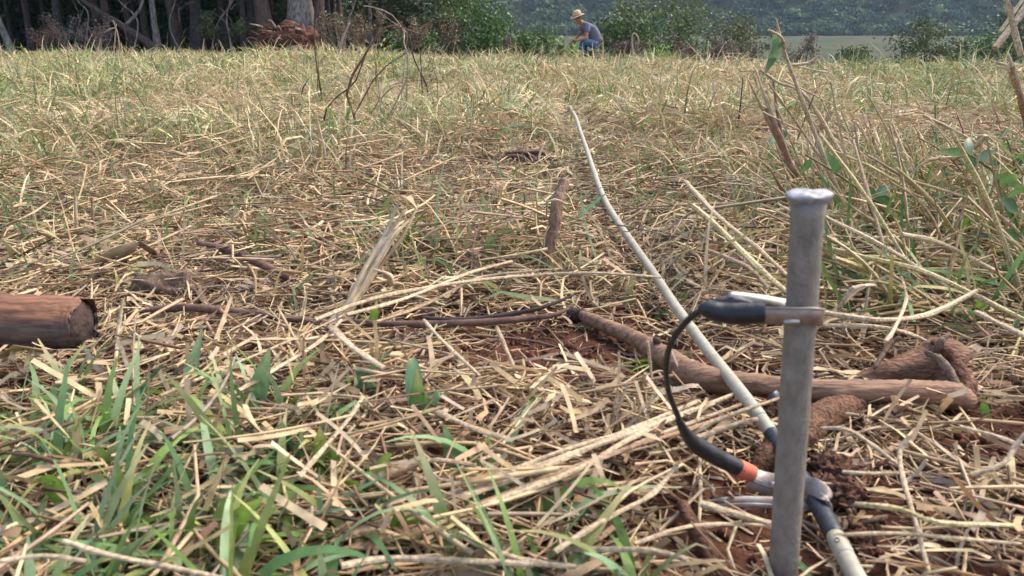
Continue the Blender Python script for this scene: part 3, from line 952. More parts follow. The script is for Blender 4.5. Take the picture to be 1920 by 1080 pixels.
def build_bushes():
    def B(px, y, rx, rz, pal, nleaf, size, seed, lab, name='green_bush', **k):
        x = D(px, 100, y).x
        return bush(name, (x, y, gz1(x, y) - .05), rx, rz, pal, nleaf, size, seed, lab, **k)
    B(720, 28, 1.5, 1.7, DARKG + OLIVE, 4200, .14, 700, 'dark olive bush behind the dead shrub, at the forest corner')
    B(790, 29, 1.6, 1.9, DARKG, 4600, .14, 701, 'tall dark green bush left of the round bush')
    B(846, 27.2, .95, 1.35, MIDG + OLIVE, 3000, .12, 702, 'mid green bush with yellowing leaves beside the round bush')
    B(905, 26, 1.0, .98, MIDG, 4200, .11, 703, 'round bright green bush at the end of the forest edge', nclump=46)
    B(770, 24.2, .75, .50, MIDG, 2000, .09, 704, 'low leafy bush at the feet of the dark bushes')
    B(860, 23.4, .65, .40, DARKG, 1800, .09, 705, 'low dark bush below the round bush')
    B(1000, 23, .75, .50, MIDG, 2600, .09, 706, 'mid green bush left of the leafy plant')
    B(1172, 24, .8, .78, DARKG + MIDG, 3200, .10, 707, 'dark green bush just right of the seated person')
    B(1225, 27, 1.5, 1.35, OLIVE + MIDG, 4600, .12, 708, 'large greyish green bush right of the seated person')
    B(1238, 22.3, .42, .36, LIGHTG, 1300, .07, 709, 'small light green bush among brown brush')
    B(1275, 28, .8, 1.0, MIDG, 2200, .11, 710, 'mid green bush behind the leafless reddish shrub')
    B(1365, 34, 1.4, 1.4, OLIVE, 3600, .12, 711, 'olive bush behind the tall dry stalk')
    B(1602, 26, .55, .50, DARKG, 1800, .09, 712, 'small dark round bush at the field edge right of centre')
    B(1738, 34, 1.35, 1.35, OLIVE + DARKG, 4600, .12, 713, 'rounded olive green tree standing alone before the far field', csize=.2)
    B(1860, 44, 3.0, 1.6, MIDG, 5200, .17, 714, 'broad green bush sloping up at the right edge')
    B(1935, 38, 2.2, 2.0, DARKG, 4600, .16, 715, 'tall dark bush at the far right edge')
    B(1790, 48, 1.8, .8, MIDG, 3000, .15, 716, 'low green bush right of the lone olive tree')
    B(1130, 60, 3.2, 1.6, DARKG, 4000, .22, 717, 'distant dark bush on the slope below the field')


def build_hill():
    r = np.random.default_rng(90)
    VV, CC = [], []
    n = 0
    for k in range(3000):
        y = 384 + 120 * r.random() ** 1.2
        x = r.uniform(-.62, .85) * y
        y -= 14 * float(fbm(np.array([x * .03]), np.array([3.0]), 2)[0]) * (y < 400)
        z = float(gz(np.array([x]), np.array([y]))[0])
        rad = r.uniform(2.6, 5.4)
        m = int(40 + rad * 15)
        d = r.normal(size=(m, 3)); d /= np.linalg.norm(d, axis=1)[:, None]; d[:, 2] = np.abs(d[:, 2]) * 1.0 - .2
        lump = 1 + .25 * np.sin(d[:, 0] * 5 + k) * np.cos(d[:, 1] * 5 + k)
        c = d * (rad * lump * r.uniform(.75, 1.05, m))[:, None] * np.array([1, 1, .8]) + np.array([x, y, z + rad * .42])
        V, Q = leaf_cloud(c, r.uniform(1.4, 2.0), r, up=1.2)
        base = np.array([(.06, .115, .05), (.085, .14, .055), (.04, .085, .05), (.12, .16, .07), (.045, .075, .045)])[r.integers(0, 5)] * r.uniform(.45, 1.5)
        VV.append(V); CC.append(np.repeat(base[None] * r.uniform(.7, 1.3, (m, 1)), 4, 0)); n += m
    V = np.concatenate(VV)
    me = np_mesh('hillside_forest', V, np.arange(n * 4).reshape(-1, 4), np.concatenate(CC))
    link('hillside_forest', me, 'far_leaf', label='dense blue green forest covering the far hillside', cat='forest', kind='stuff', smooth=False)


build_forest()
build_bushes()
build_hill()


# ================================================================== THE SURVEY GEAR IN FRONT
YS = 0.468                                        # distance of the stake from the camera


def S(px, py, dy=0.0):
    return D(px, py, YS + dy)


def build_stake():
    top, low = S(1517, 362), S(1467, 1092)
    ax = (top - low).normalized()
    g = Vector((low.x, low.y, gz1(low.x, low.y)))
    t = thing('metal_stake', g, 'grey steel stake with hammered mushroom head driven upright into the soil', 'stake')
    mb = MB()
    n = 40
    pts = [low - ax * .07 + (top - low + ax * .065) * (i / n) for i in range(n + 1)]
    rad = [0.0096 * (1 + .012 * math.sin(i * 1.7) + .006 * rnd.uniform(-1, 1)) for i in range(n + 1)]
    rad[-1] *= 1.12; rad[-2] *= 1.05
    mb.tube(pts, rad, 28, jit=.006)
    mb.build('shaft', 'steel', t)
    # mushroomed head
    mb = MB()
    nu = 36
    prof = [(-.0095, .0097), (-.0052, .0102), (-.0032, .0116), (-.0021, .0129), (-.0006, .0134), (.0004, .0129), (.0008, .0100), (.0010, .0055)]
    u = Vector((1, 0, 0)); u = (u - ax * u.dot(ax)).normalized(); v = ax.cross(u)
    vs = []
    for j, (h, rr_) in enumerate(prof):
        for i in range(nu):
            a = 2 * math.pi * i / nu
            k = 1 + .05 * math.cos(a * 2) + .03 * math.sin(a * 3 + 2) + .015 * math.sin(a * 7)
            lip = -.0009 * max(0, math.cos(a + 2.1)) ** 2 * (1 if 1 < j < 6 else 0)
            nick = -.0022 * math.exp(-((a - 4.25) / .08) ** 2) if 1 < j < 6 else 0
            r_ = rr_ * (k if j > 0 else 1) + nick
            vs.append(top + ax * (h + lip + .0006 * math.sin(a * 5 + j)) + u * math.cos(a) * r_ + v * math.sin(a) * r_)
    vs.append(top + ax * .0011)
    fs = []
    for j in range(len(prof) - 1):
        for i in range(nu):
            fs.append((j * nu + i, j * nu + (i + 1) % nu, (j + 1) * nu + (i + 1) % nu, (j + 1) * nu + i))
    b = (len(prof) - 1) * nu
    for i in range(nu):
        fs.append((b + i, b + (i + 1) % nu, len(vs) - 1))
    mb.add(vs, fs)
    mb.build('head', 'steel_bright', t)


def arc(c, u, v, r, a0, a1, n):
    return [c + u * math.cos(a0 + (a1 - a0) * i / n) * r + v * math.sin(a0 + (a1 - a0) * i / n) * r for i in range(n + 1)]


def build_lead():
    o = S(1440, 905, .12)
    o.z = gz1(o.x, o.y)
    lead = thing('jumper_lead', o, 'short black jumper wire with a metal clip at each end, linking stake and cable', 'jumper lead')
    Z = (0, 0, 1)
    # ---- upper clip, round the stake
    clip = bpy.data.objects.new('clip', None); COL.objects.link(clip); clip.parent = lead
    clip['label'] = 'upper clip gripping the steel stake'
    mb = MB()
    dz = .0051                                    # half height of the band
    path = [S(1398, 592, -.0075), S(1425, 592, -.0100), S(1452, 593, -.0120), S(1490, 594, -.0122), S(1520, 594, -.0118), S(1531, 594.5, -.0112),
            S(1540, 595, -.0085), S(1542, 595, -.003), S(1543, 594, .005), S(1538, 591, .0115), S(1526, 587, .0130)]
    path, hs = smooth_path(path, [dz * .93, dz, dz * 1.02, dz * 1.05, dz * 1.05, dz * 1.03, dz, dz, dz, dz * .9, dz * .8], 3)
    mb.strip(path, Z, hs, .0013)
    j = mb.build('jaw', 'rust_steel', clip)
    # rolled top edge and slot of the band, the highlight in it painted as a bright bar
    mb = MB(); mb.tube([p + Vector((0, -.0004, h)) for p, h in zip(path[3:-6], hs[3:-6])], .0009, 6); mb.build('jaw_edge', 'jaw_grey', clip)
    mb = MB()
    a, b = S(1468, 603.5, -.0132), S(1499, 603.5, -.0132)
    mb.tube([a, a.lerp(b, .05), a.lerp(b, .5), a.lerp(b, .95), b], [.0008, .0016, .0018, .0016, .0008], 10, flat=1.0); mb.build('slot_highlight', 'bright_zinc', clip)
    mb = MB()
    p2 = [S(1366, 552, .002), S(1395, 556, .004), S(1430, 562, .008), S(1480, 571, .014), S(1518, 578, .0150)]
    p2, h2 = smooth_path(p2, [.0018, .0026, .0031, .0035, .0036], 3)
    mb.strip(p2, (0, .62, .78), h2, .0011)
    mb.strip([p + Vector((0, .001, -.0035)) for p in p2], (0, .7, .7), [h * .6 for h in h2], .001)
    mb.build('jaw', 'bright_zinc', clip, label='shiny upper jaw of the clip')
    mb = MB()
    sl_ = [S(1311, 574, 0), S(1318, 577, 0), S(1334, 582, -.001), S(1352, 586, -.002), S(1375, 588, -.004), S(1400, 588, -.006), S(1420, 587, -.0075), S(1434, 587, -.0085)]
    mb.tube(sl_, [.0016, .0044, .0062, .0066, .0069, .0068, .0064, .0060], 20, jit=.03, sm=4, flat=1.0)
    mb.build('sleeve', 'rubber', clip)
    mb = MB()
    mb.tube([S(1330, 570, .002), S(1352, 566, .003), S(1385, 567, .003), S(1412, 572, .003)], [.0018, .0035, .0038, .002], 12, sm=4, jit=.03)
    mb.build('sleeve', 'rubber', clip)
    # ---- wire
    mb = MB()
    wire = [S(1326, 578, 0), S(1304, 588, .004), S(1279, 612, .012), S(1260, 640, .020), S(1251, 668, .028), S(1249, 700, .036), S(1254, 735, .048), S(1266, 768, .060), S(1280, 800, .072), S(1290, 818, .080)]
    mb.tube(wire, [.0021] * 10, 12, sm=6)
    mb.build('wire', 'rubber', lead)
    # ---- lower clip, biting the cable behind the stake
    clip2 = bpy.data.objects.new('clip', None); COL.objects.link(clip2); clip2.parent = lead
    clip2['label'] = 'lower clip biting the taped part of the white cable'
    mb = MB()
    sl_ = [S(1272, 786, .066), S(1281, 804, .072), S(1294, 824, .080), S(1312, 838, .086), S(1332, 850, .090), S(1352, 861, .094), S(1372, 871, .096), S(1390, 880, .098)]
    mb.tube(sl_, [.0025, .0036, .0052, .0068, .0072, .0066, .0068, .0066], 18, jit=.035, sm=4)
    mb.build('sleeve', 'rubber', clip2)
    mb = MB(); mb.tube([S(1381, 875.5, .097), S(1386, 878, .098), S(1408, 888, .100), S(1412, 890, .100)], [.0070, .0073, .0071, .0067], 20, jit=.012); mb.build('tape_band', 'tape_orange', clip2)
    # upper jaw: open channel running behind the stake, its tip curled over the cable
    jp = [S(1402, 885, .100), S(1430, 897, .098), S(1470, 906, .090), S(1505, 909, .078), S(1528, 914, .068), S(1543, 924, .062), S(1551, 935, .058), S(1553, 944, .056)]
    jp, hh = smooth_path(jp, [.0062, .0064, .0068, .0070, .0068, .0062, .0054, .0044], 4)
    mb = MB(); mb.strip(jp, (0, .8, .6), hh, .0014)
    mb.build('jaw', 'jaw_grey', clip2)
    mb = MB(); mb.strip([p + Vector((.0003, -.0046, -.0045)) for p in jp[16:]], (0, .35, .94), [h * .55 for h in hh[16:]], .0012); mb.build('jaw_cheek', 'rust_steel', clip2)
    mb = MB(); mb.strip([p + Vector((0, -.004, -.0058)) for p in jp[:14]], (0, .35, .94), .0048, .0011); mb.build('jaw_cheek', 'jaw_grey', clip2)
    # lower jaw: straight lever
    lp = [S(1336, 938, .078), S(1360, 937, .078), S(1400, 936, .077), S(1450, 938, .074), S(1500, 945, .070), S(1532, 954, .064)]
    mb = MB(); mb.strip(lp, (0, .75, .66), [.0014, .0022, .0026, .003, .003, .0025], .0012)
    mb.strip([p + Vector((0, -.004, -.0028)) for p in lp[:4]], (0, .2, .98), .0020, .0011)
    mb.tube([lp[0] + Vector((.002, .002, .0)), lp[0] + Vector((-.001, .003, .006)), lp[0] + Vector((.0, .004, .012))], [.0012, .0012, .0007], 6)
    mb.build('jaw', 'jaw_grey', clip2, label='dull grey lower jaw lever')
    # pivot between the jaws
    mb = MB(); mb.tube([S(1448, 903, .094), S(1446, 940, .094)], .003, 10); mb.build('pivot', 'jaw_grey', clip2)


def build_cable():
    rad = .0064
    pts = CABLE
    org = Vector((pts[3].x, pts[3].y, gz1(pts[3].x, pts[3].y)))
    t = thing('white_cable', org, 'thick cream white cable running over the field away from the stake', 'cable')
    path, rr_ = smooth_path(pts, [rad] * len(pts), 6)
    MB().tube(path, rr_, 18).build('sheath', 'cable', t)

    def sleeve(a, b, r_, mat, nm, lab=None, wrap=False):
        ia = min(range(len(path)), key=lambda i: (path[i] - a).length); ib = min(range(len(path)), key=lambda i: (path[i] - b).length)
        if ia > ib: ia, ib = ib, ia
        seg, _ = smooth_path(path[ia:ib + 1], [1] * (ib - ia + 1), 8 if wrap else 2)
        rs = [r_ * (1 + (.045 * ((i * .23) % 1.0) if wrap else .01 * rnd.uniform(-1, 1))) for i in range(len(seg))]
        rs[0] *= .95; rs[-1] *= .95
        MB().tube(seg, rs, 20).build(nm, mat, t, label=lab)
    sleeve(G(1446, 806, .024), G(1568, 1004, .018), rad * 1.09, 'tape_black', 'tape_wrap', 'black tape wound round the cable behind the stake', True)
    sleeve(G(1563, 996, .018), G(1592, 1056, .015), rad * 1.055, 'cable', 'clear_tape', 'clear tape over the cable beside the black tape')
    sleeve(G(1432, 786, .025), G(1418, 766, .028), rad * 1.06, 'cable', 'clear_tape')
    # small handwritten round mark on the white sheath
    i = min(range(len(path)), key=lambda k: (path[k] - G(1572, 1014, .018)).length)
    tn = (path[i + 1] - path[i]).normalized()
    vd = (Vector((0, 0, CAMH)) - path[i]).normalized(); nv = (vd - tn * vd.dot(tn)).normalized()
    u = tn.cross(nv)
    c = path[i] + nv * rad * 1.075
    MB().tube([c + (u * math.cos(a) * .0016 + tn * math.sin(a) * .0024) - nv * .0004 * math.cos(a) ** 2 for a in [k * .5 for k in range(13)]], .00035, 5).build('mark', 'mark', t, label='small round pen mark on the sheath')
    # loose end of tape beside the tape
    p = G(1447, 752, .03)
    mb = MB(); mb.strip([p, p + Vector((.006, .004, .003)), p + Vector((.012, .004, -.003))], (0, .6, .8), .006, .0007); mb.build('tape_tail', 'tape_black', t)


build_stake()
build_lead()
build_cable()


# ================================================================== WOOD ON THE GROUND
def wood(name, pts, rads, mat, label, cat, n=14, jit=.07, sm=6, flat=1.0, parts=()):
    pts = [Vector(p) for p in pts]
    o = pts[0].copy(); o.z = gz1(o.x, o.y)
    if not parts:
        mb = MB(); mb.tube(pts, rads, n, jit=jit, sm=sm, flat=flat)
        return mb.build(name, mat, label=label, cat=cat, origin=o)
    t = thing(name, o, label, cat)
    mb = MB(); mb.tube(pts, rads, n, jit=jit, sm=sm, flat=flat); mb.build('main_limb', mat, t)
    for nm, pp, rr_, m_, j in parts:
        mb = MB(); mb.tube(pp, rr_, n, jit=j, sm=sm); mb.build(nm, m_, t)
    return t


def build_wood():
    # forked branch behind the stake
    def g(px, py, z): return G(px, py, z)
    main = [g(1075, 585, .012), g(1110, 600, .016), g(1150, 617, .018), g(1200, 640, .020), g(1245, 668, .022), g(1290, 700, .024), g(1340, 714, .024), g(1400, 720, .024), g(1480, 728, .024),
            g(1580, 734, .024), g(1680, 735, .024), g(1750, 737, .022), g(1795, 744, .018), g(1818, 760, .010)]
    rads = [.005, .0080, .0092, .0100, .0118, .0150, .0140, .0115, .0110, .0115, .0118, .0122, .0135, .009]
    t = wood('forked_branch', main, rads, 'branch', 'long bare reddish brown forked branch lying behind the stake', 'branch', n=18, jit=.075, sm=9,
             parts=(('burnt_end', [g(1068, 583, .012), g(1090, 592, .0145)], [.0055, .0095], 'char', .05),))
    # stout fork: the side limb swells to the right, where both limbs join in a broken butt
    e0, e1 = g(1590, 718, .004), g(1766, 676, .030)
    MB().tube([e0, e0.lerp(e1, .3), e0.lerp(e1, .6), e0.lerp(e1, .85), e1, e1 + Vector((.012, -.012, -.006))], [.005, .011, .016, .021, .0255, .0235], 30, jit=.03, sm=7).build('side_limb', 'stub_bark', t)
    MB().blob(g(1788, 718, .016), (.019, .018, .019), seed=3, rough=.35, nu=30, nv=20, freq=3).build('butt', 'stub_bark', t)
    MB().tube([g(1748, 640, .052), g(1778, 662, .046), g(1800, 700, .032), g(1816, 742, .018), g(1826, 768, .006)], [.003, .0065, .0075, .0075, .004], 10, jit=.22, sm=5).build('torn_rim', 'branch_rough', t)
    MB().tube([g(1735, 660, .050), g(1764, 676, .046), g(1785, 706, .034), g(1800, 740, .022)], [.002, .0045, .005, .003], 9, jit=.25, sm=5).build('torn_rim', 'cut', t)
    # knot hole
    mb = MB(); k = g(1229, 640, .034); mb.tube([k, k + Vector((.004, -.003, .002))], [.006, .0035], 10, jit=.1); mb.build('knot', 'char', t)
    # rough stump-like piece going under the cable towards the viewer
    wood('root_piece', [g(1650, 752, .006), g(1590, 764, .012), g(1530, 790, .016), g(1480, 828, .014), g(1440, 862, .008), g(1415, 890, .0)], [.009, .014, .016, .0155, .012, .005], 'root_rough',
         'rough reddish root piece under the branch and cable, behind the stake', 'root', n=26, jit=.10, sm=12)
    # rotten chunk to the right of the stake
    r = random.Random(4)
    o = G(1560, 900); o.z = gz1(o.x, o.y)
    t = thing('rotten_wood', o, 'crumbling red rotten wood chunk beside the stake and tape', 'wood')
    for i, (px, py, z, rx, ry, rz) in enumerate(((1560, 880, .006, .018, .018, .013), (1588, 930, .005, .015, .016, .012), (1545, 910, .004, .012, .016, .009), (1610, 1005, .002, .013, .013, .008))):
        MB().blob(G(px, py, z), (rx, ry, rz), seed=i + 1, rough=.5, nu=40, nv=26, freq=5).build('lump', 'branch_rough', t)
    for i in range(34):
        a = G(1565 + r.random() * 75, 865 + r.random() * 130, .012)
        b = a + Vector((r.uniform(-.012, .02), r.uniform(-.02, .01), r.uniform(-.004, .006)))
        MB().tube([a, a.lerp(b, .5), b], [.0012, .0025, .0008], 5, jit=.2).build('splinter', 'branch_rough' if i % 3 else 'cut', t)
    # sawn log at the left edge
    a, b = G(-230, 606, .034), G(160, 608, .034)
    o = G(60, 650); o.z = gz1(o.x, o.y)
    t = thing('log', o, 'sawn brown log with dark end lying at the left edge', 'log')
    m_ = a.lerp(b, .5)
    mb = MB(); mb.tube([a, a.lerp(b, .3), a.lerp(b, .6), a.lerp(b, .9), b], [.0345, .0355, .035, .0335, .0305], 30, jit=.045, sm=9, cap=False)
    for q in range(30):                           # ragged end
        i_ = len(mb.v) - 30 + q; off_ = rnd.uniform(-.005, .003) + .003 * math.sin(q * .8)
        mb.v[i_] = (mb.v[i_][0] + off_, mb.v[i_][1], mb.v[i_][2])
    mb.build('bark', mat_log(), t)
    dr = (b - a).normalized()
    mb = MB(); mb.tube([b - dr * .014, b - dr * .005, b - dr * .002], [.0296, .0284, .013], 24, jit=.08); mb.build('cut_face', 'char', t)
    mb = MB(); mb.tube([a + dr * .004, a, a - dr * .003], [.034, .031, .016], 24, jit=.04); mb.build('cut_face', 'cut', t)
    # grey bark lump right of the log
    p = G(310, 572); p.z = gz1(p.x, p.y)
    MB().blob(p + Vector((0, .03, .014)), (.058, .035, .026), seed=9, rough=.5, nu=30, nv=18, freq=3).build('bark_lump', 'cut', label='flat grey brown lump of bark right of the sawn log', cat='bark', origin=p)
    p = G(475, 640); p.z = gz1(p.x, p.y)
    MB().blob(p + Vector((0, .008, .010)), (.015, .013, .013), seed=5, rough=.5, nu=20, nv=12, freq=3).build('charred_clod', 'char', label='small blackened clod on the straw left of centre', cat='clod', origin=p)
    p = on(990, 310)
    t = thing('bark_piece', p, 'dark fibrous bark piece lying in the grass left of the cable', 'bark')
    MB().blob(p + Vector((0, .03, .008)), (.07, .05, .035), seed=12, rough=.45, nu=28, nv=16, freq=3).build('core', 'stick', t)
    for k in range(11):
        a = p + Vector((-.075 + .008 * k, -.02 + rnd.uniform(-.02, .02), .028 + .010 * math.sin(k)))
        MB().tube([a, a + Vector((.05, -.015, .005)), a + Vector((.10, -.03, -.025))], [.004, .006, .003], 5, jit=.2, sm=3).build('strand', 'stick', t)
    p = on(345, 297)
    MB().blob(p + Vector((0, .03, .015)), (.05, .03, .035), seed=15, rough=.5, nu=20, nv=12).build('soil_clod', 'soil_clod', label='dark soil clod in the grass left of the dead shrub', cat='clod', origin=p)
    p = on(870, 205)
    MB().blob(p + Vector((0, .04, .05)), (.06, .05, .06), seed=16, rough=.5, nu=20, nv=12).build('soil_clod', 'soil_clod', label='small dark clod in the far grass left of the cable end', cat='clod', origin=p)
    # sticks
    def stick(pl, r_, mat, lab, nm='stick', cat='stick', n=8, jit=.12):
        pts = [G(a, b, z) for a, b, z in pl]
        return wood(nm, pts, r_, mat, lab, cat, n=n, jit=jit, sm=6)
    stick([(225, 590, .012), (280, 581, .024), (350, 577, .030), (430, 583, .028), (520, 594, .020), (600, 604, .012), (650, 607, .006)], [.0035, .005, .0055, .0055, .005, .0045, .003], 'stick', 'brown curved root stick lying between log and bare soil', 'root_stick')
    stick([(640, 600, .012), (700, 606, .014), (800, 608, .016), (900, 604, .018), (990, 597, .020), (1040, 590, .024), (1075, 575, .03)], [.003, .0045, .005, .0048, .004, .003, .0015], 'stick', 'grey purple stick lying along the bare red soil')
    stick([(790, 596, .012), (860, 600, .014), (940, 592, .022), (1010, 578, .030), (1060, 560, .036), (1080, 550, .04)], [.003, .0038, .0036, .003, .002, .001], 'twig_dark', 'thin dark twig resting on the grey purple stick', 'twig', 'twig', 6)
    stick([(850, 628, .006), (930, 632, .008), (1000, 640, .006), (1060, 655, .004)], [.0018, .002, .0018, .001], 'stick', 'thin twig on the bare soil below the grey stick', 'twig', 'twig', 6)
    stick([(370, 455, .05), (430, 470, .04), (500, 500, .03), (560, 530, .012)], [.004, .007, .007, .005], 'stick', 'dark weathered stick slanting down left of the split stalk', n=8)
    stick([(1755, 655, .05), (1765, 640, .06), (1780, 625, .065)], [.004, .004, .002], 'cut', 'short grey twig behind the stout end of the branch', 'twig', 'twig', 6)
    # brown strip of bark leaning near the stake
    stick([(1278, 945, .02), (1300, 985, .018), (1325, 1030, .012), (1345, 1065, .006)], [.004, .006, .0065, .005], 'branch_rough', 'dark brown bark strip on the soil left of the stake', 'bark_strip', 'bark')
    stick([(250, 790, .02), (290, 800, .022), (330, 818, .02), (365, 826, .014)], [.004, .007, .008, .006], 'cut', 'short piece of dry cane in the lower left grass', 'cane_piece', 'cane')
    stick([(1640, 690, .03), (1665, 650, .04), (1688, 632, .05)], [.002, .003, .002], 'cut', 'short pale twig leaning on the stout end of the branch', 'twig', 'twig', 6)


def mat_log():
    """sawn log: orange brown upper side over a dark grey brown lower side, split by height"""
    m, t, b, o = new_mat('log_bark')
    n, l = t.nodes, t.links
    tc = n.new('ShaderNodeTexCoord'); sx = n.new('ShaderNodeSeparateXYZ'); l.new(tc.outputs['Object'], sx.inputs[0])
    mp = n.new('ShaderNodeMapping'); mp.inputs['Scale'].default_value = (.12, 1, 1); l.new(tc.outputs['Object'], mp.inputs[0])
    nz = n.new('ShaderNodeTexNoise'); nz.inputs['Scale'].default_value = 110; nz.inputs['Detail'].default_value = 8; l.new(mp.outputs[0], nz.inputs[0])
    ad = n.new('ShaderNodeMath'); ad.operation = 'MULTIPLY_ADD'; ad.inputs[1].default_value = .018; l.new(nz.outputs[0], ad.inputs[0]); l.new(sx.outputs['Z'], ad.inputs[2])
    mr = n.new('ShaderNodeMapRange'); mr.inputs['From Min'].default_value = .050; mr.inputs['From Max'].default_value = .064; l.new(ad.outputs[0], mr.inputs[0])  # blends from grey brown below to orange brown on top
    def ramp(c0, c1):
        k = n.new('ShaderNodeValToRGB'); e = k.color_ramp.elements; e[0].position = .35; e[1].position = .65; e[0].color = (*c0, 1); e[1].color = (*c1, 1); l.new(nz.outputs[0], k.inputs[0]); return k.outputs[0]
    mx = n.new('ShaderNodeMix'); mx.data_type = 'RGBA'
    l.new(mr.outputs[0], mx.inputs['Factor']); l.new(ramp((.05, .033, .027), (.15, .105, .082)), mx.inputs['A']); l.new(ramp((.10, .045, .024), (.29, .135, .07)), mx.inputs['B'])
    l.new(mx.outputs['Result'], b.inputs['Base Color']); b.inputs['Roughness'].default_value = .65
    bp = n.new('ShaderNodeBump'); bp.inputs['Distance'].default_value = .003; l.new(nz.outputs[0], bp.inputs['Height']); l.new(bp.outputs[0], b.inputs['Normal'])
    return m


build_wood()


# ------------------------------------------------------------------ uprooted stump and other things at the field edge
def build_edge():
    y = 21.6
    c = D(535, 100, y); c.z = gz1(c.x, c.y)
    t = thing('uprooted_stump', c, 'uprooted reddish stump with tangled roots before the thick pale trunk', 'stump')
    MB().blob(c + Vector((-.1, .15, .40)), (.62, .45, .42), seed=31, rough=.55, nu=34, nv=20, freq=2.6).build('root_ball', 'root', t)
    MB().blob(c + Vector((.42, .2, .42)), (.42, .4, .38), seed=37, rough=.6, nu=26, nv=16, freq=3).build('earth_clump', 'root', t)
    MB().blob(c + Vector((.18, -.22, .28)), (.26, .12, .24), seed=33, rough=.5, nu=20, nv=12).build('hollow', 'char', t)  # solid lump; the shade of the hollow is put into its dark colour
    r = random.Random(8)
    for k in range(44):
        a = r.uniform(-2.6, .4) if k % 3 else r.uniform(-1, 6)
        h = r.uniform(.2, .8)
        p = c + Vector((r.uniform(-.65, .55), r.uniform(-.35, .0), h))
        d = Vector((r.choice((-1, -.8, -.4, .3, .9)), r.uniform(-.8, .2), r.uniform(-.7, .5))).normalized()
        L = r.uniform(.15, .5)
        q = p + d * L
        mid = p.lerp(q, .5) + Vector((0, r.uniform(-.1, 0), r.uniform(0, .12)))
        if q.z < c.z + .05: q.z = c.z + .05
        MB().tube([p, mid, q], [r.uniform(.02, .045), r.uniform(.015, .03), .005], 6, jit=.15, sm=3).build('root', 'root' if k % 4 else 'twig_pale', t)
    # stumps
    def stump(px, y_, h, r_, lab, mat='char', seed=1):
        x = D(px, 100, y_).x; o = Vector((x, y_, gz1(x, y_)))
        tt = thing('stump', o, lab, 'stump')
        rr_ = random.Random(seed); mb = MB()
        n = 14; prof = [(-.05, 1.4), (.08, 1.15), (.4, .95), (.75, .9), (1.0, .85)]
        vs = []
        for j, (hh, k) in enumerate(prof):
            for i in range(n):
                a = 6.283 * i / n
                q = r_ * k * (1 + .18 * math.sin(a * 3 + seed) + rr_.uniform(-.08, .08))
                vs.append(o + Vector((math.cos(a) * q, math.sin(a) * q, hh * h + (rr_.uniform(-.18, .18) * h if j == 4 else 0))))
        vs.append(o + Vector((0, 0, h * .85)))
        fs = [(j * n + i, j * n + (i + 1) % n, (j + 1) * n + (i + 1) % n, (j + 1) * n + i) for j in range(4) for i in range(n)] + [(4 * n + i, 4 * n + (i + 1) % n, 5 * n) for i in range(n)]
        mb.add(vs, fs); mb.build('bole', mat, tt)
        for k in range(4):
            a = rr_.uniform(0, 6.28)
            MB().tube([o + Vector((math.cos(a) * r_ * .8, math.sin(a) * r_ * .8, h * .2)), o + Vector((math.cos(a) * r_ * 1.8, math.sin(a) * r_ * 1.8, .02)), o + Vector((math.cos(a) * r_ * 2.3, math.sin(a) * r_ * 2.3, -.05))], [r_ * .3, r_ * .22, r_ * .1], 6, sm=3).build('root', mat, tt)
        return tt
    stump(950, 21.2, .62, .10, 'narrow dark stump left of the leafy plants', 'char', 2)
    stump(1188, 21.2, .52, .16, 'jagged burnt stump to the right of the seated person', 'char', 5)
    o = D(1192, 80, 21.0)
    t = thing('tangled_root', Vector((o.x, 21.0, gz1(o.x, 21.0) )), 'twisted pale root loop on top of the burnt stump', 'root')
    mb = MB(); mb.tube([Vector((o.x, 21.0, gz1(o.x, 21.) + .05)), o + Vector((-.10, 0, .05)), o + Vector((-.06, 0, .22)), o + Vector((.05, 0, .12)), o + Vector((.06, 0, -.02)), o + Vector((-.02, 0, .0))], [.03, .025, .02, .02, .018, .01], 6, sm=5); mb.build('loop', 'twig_pale', t)
    # pale stones and a broken slab
    for i, (px, y_, rx, rz, lab) in enumerate(((1318, 20.6, .30, .14, 'long low pale stone right of the tilted slab'), (1352, 20.9, .20, .15, 'short pale stone at the right of the stone row'), (1905, 30, .5, .3, 'grey stone half hidden at the right edge'))):
        x = D(px, 100, y_).x; o = Vector((x, y_, gz1(x, y_)))
        MB().blob(o + Vector((0, 0, rz * .7 + (.12 if i < 2 else 0))), (rx, rx * .6, rz), seed=50 + i, rough=.5, nu=20, nv=12, freq=3).build('stone', 'stone', label=lab, cat='stone', origin=o, smooth=False)
    x = D(1281, 100, 20.2).x; o = Vector((x, 20.2, gz1(x, 20.2)))
    mb = MB(); mb.strip([o + Vector((-.05, 0, -.05)), o + Vector((.0, .03, .16)), o + Vector((.02, .05, .34))], (1, 0.2, 0), [.11, .10, .03], .04)
    mb.build('stone_slab', 'stone', label='tilted pale triangular slab at the field edge', cat='stone', origin=o, smooth=False)
    o = D(1273, 112, 20.0); o.z = gz1(o.x, o.y)
    t = thing('thin_post', o, 'thin pale post beside the tilted slab', 'post')
    mb = MB(); mb.tube([o - Vector((0, 0, .1)), o + Vector((.0, 0, .25)), o + Vector((-.01, 0, .47))], [.02, .018, .015], 7, jit=.08); mb.build('pole', 'twig_pale', t)
    # wire above, from the pale trunk at the forest corner towards the right
    a, b = D(698, 3, 27), D(1010, -6, 60)
    mb = MB(); mb.tube([a.lerp(b, k / 12) - Vector((0, 0, .25 * math.sin(math.pi * k / 12))) for k in range(13)], .006, 5)
    mb.build('wire', 'wire', label='thin pale wire stretched high above the dark bushes', cat='wire', origin=a)


build_edge()


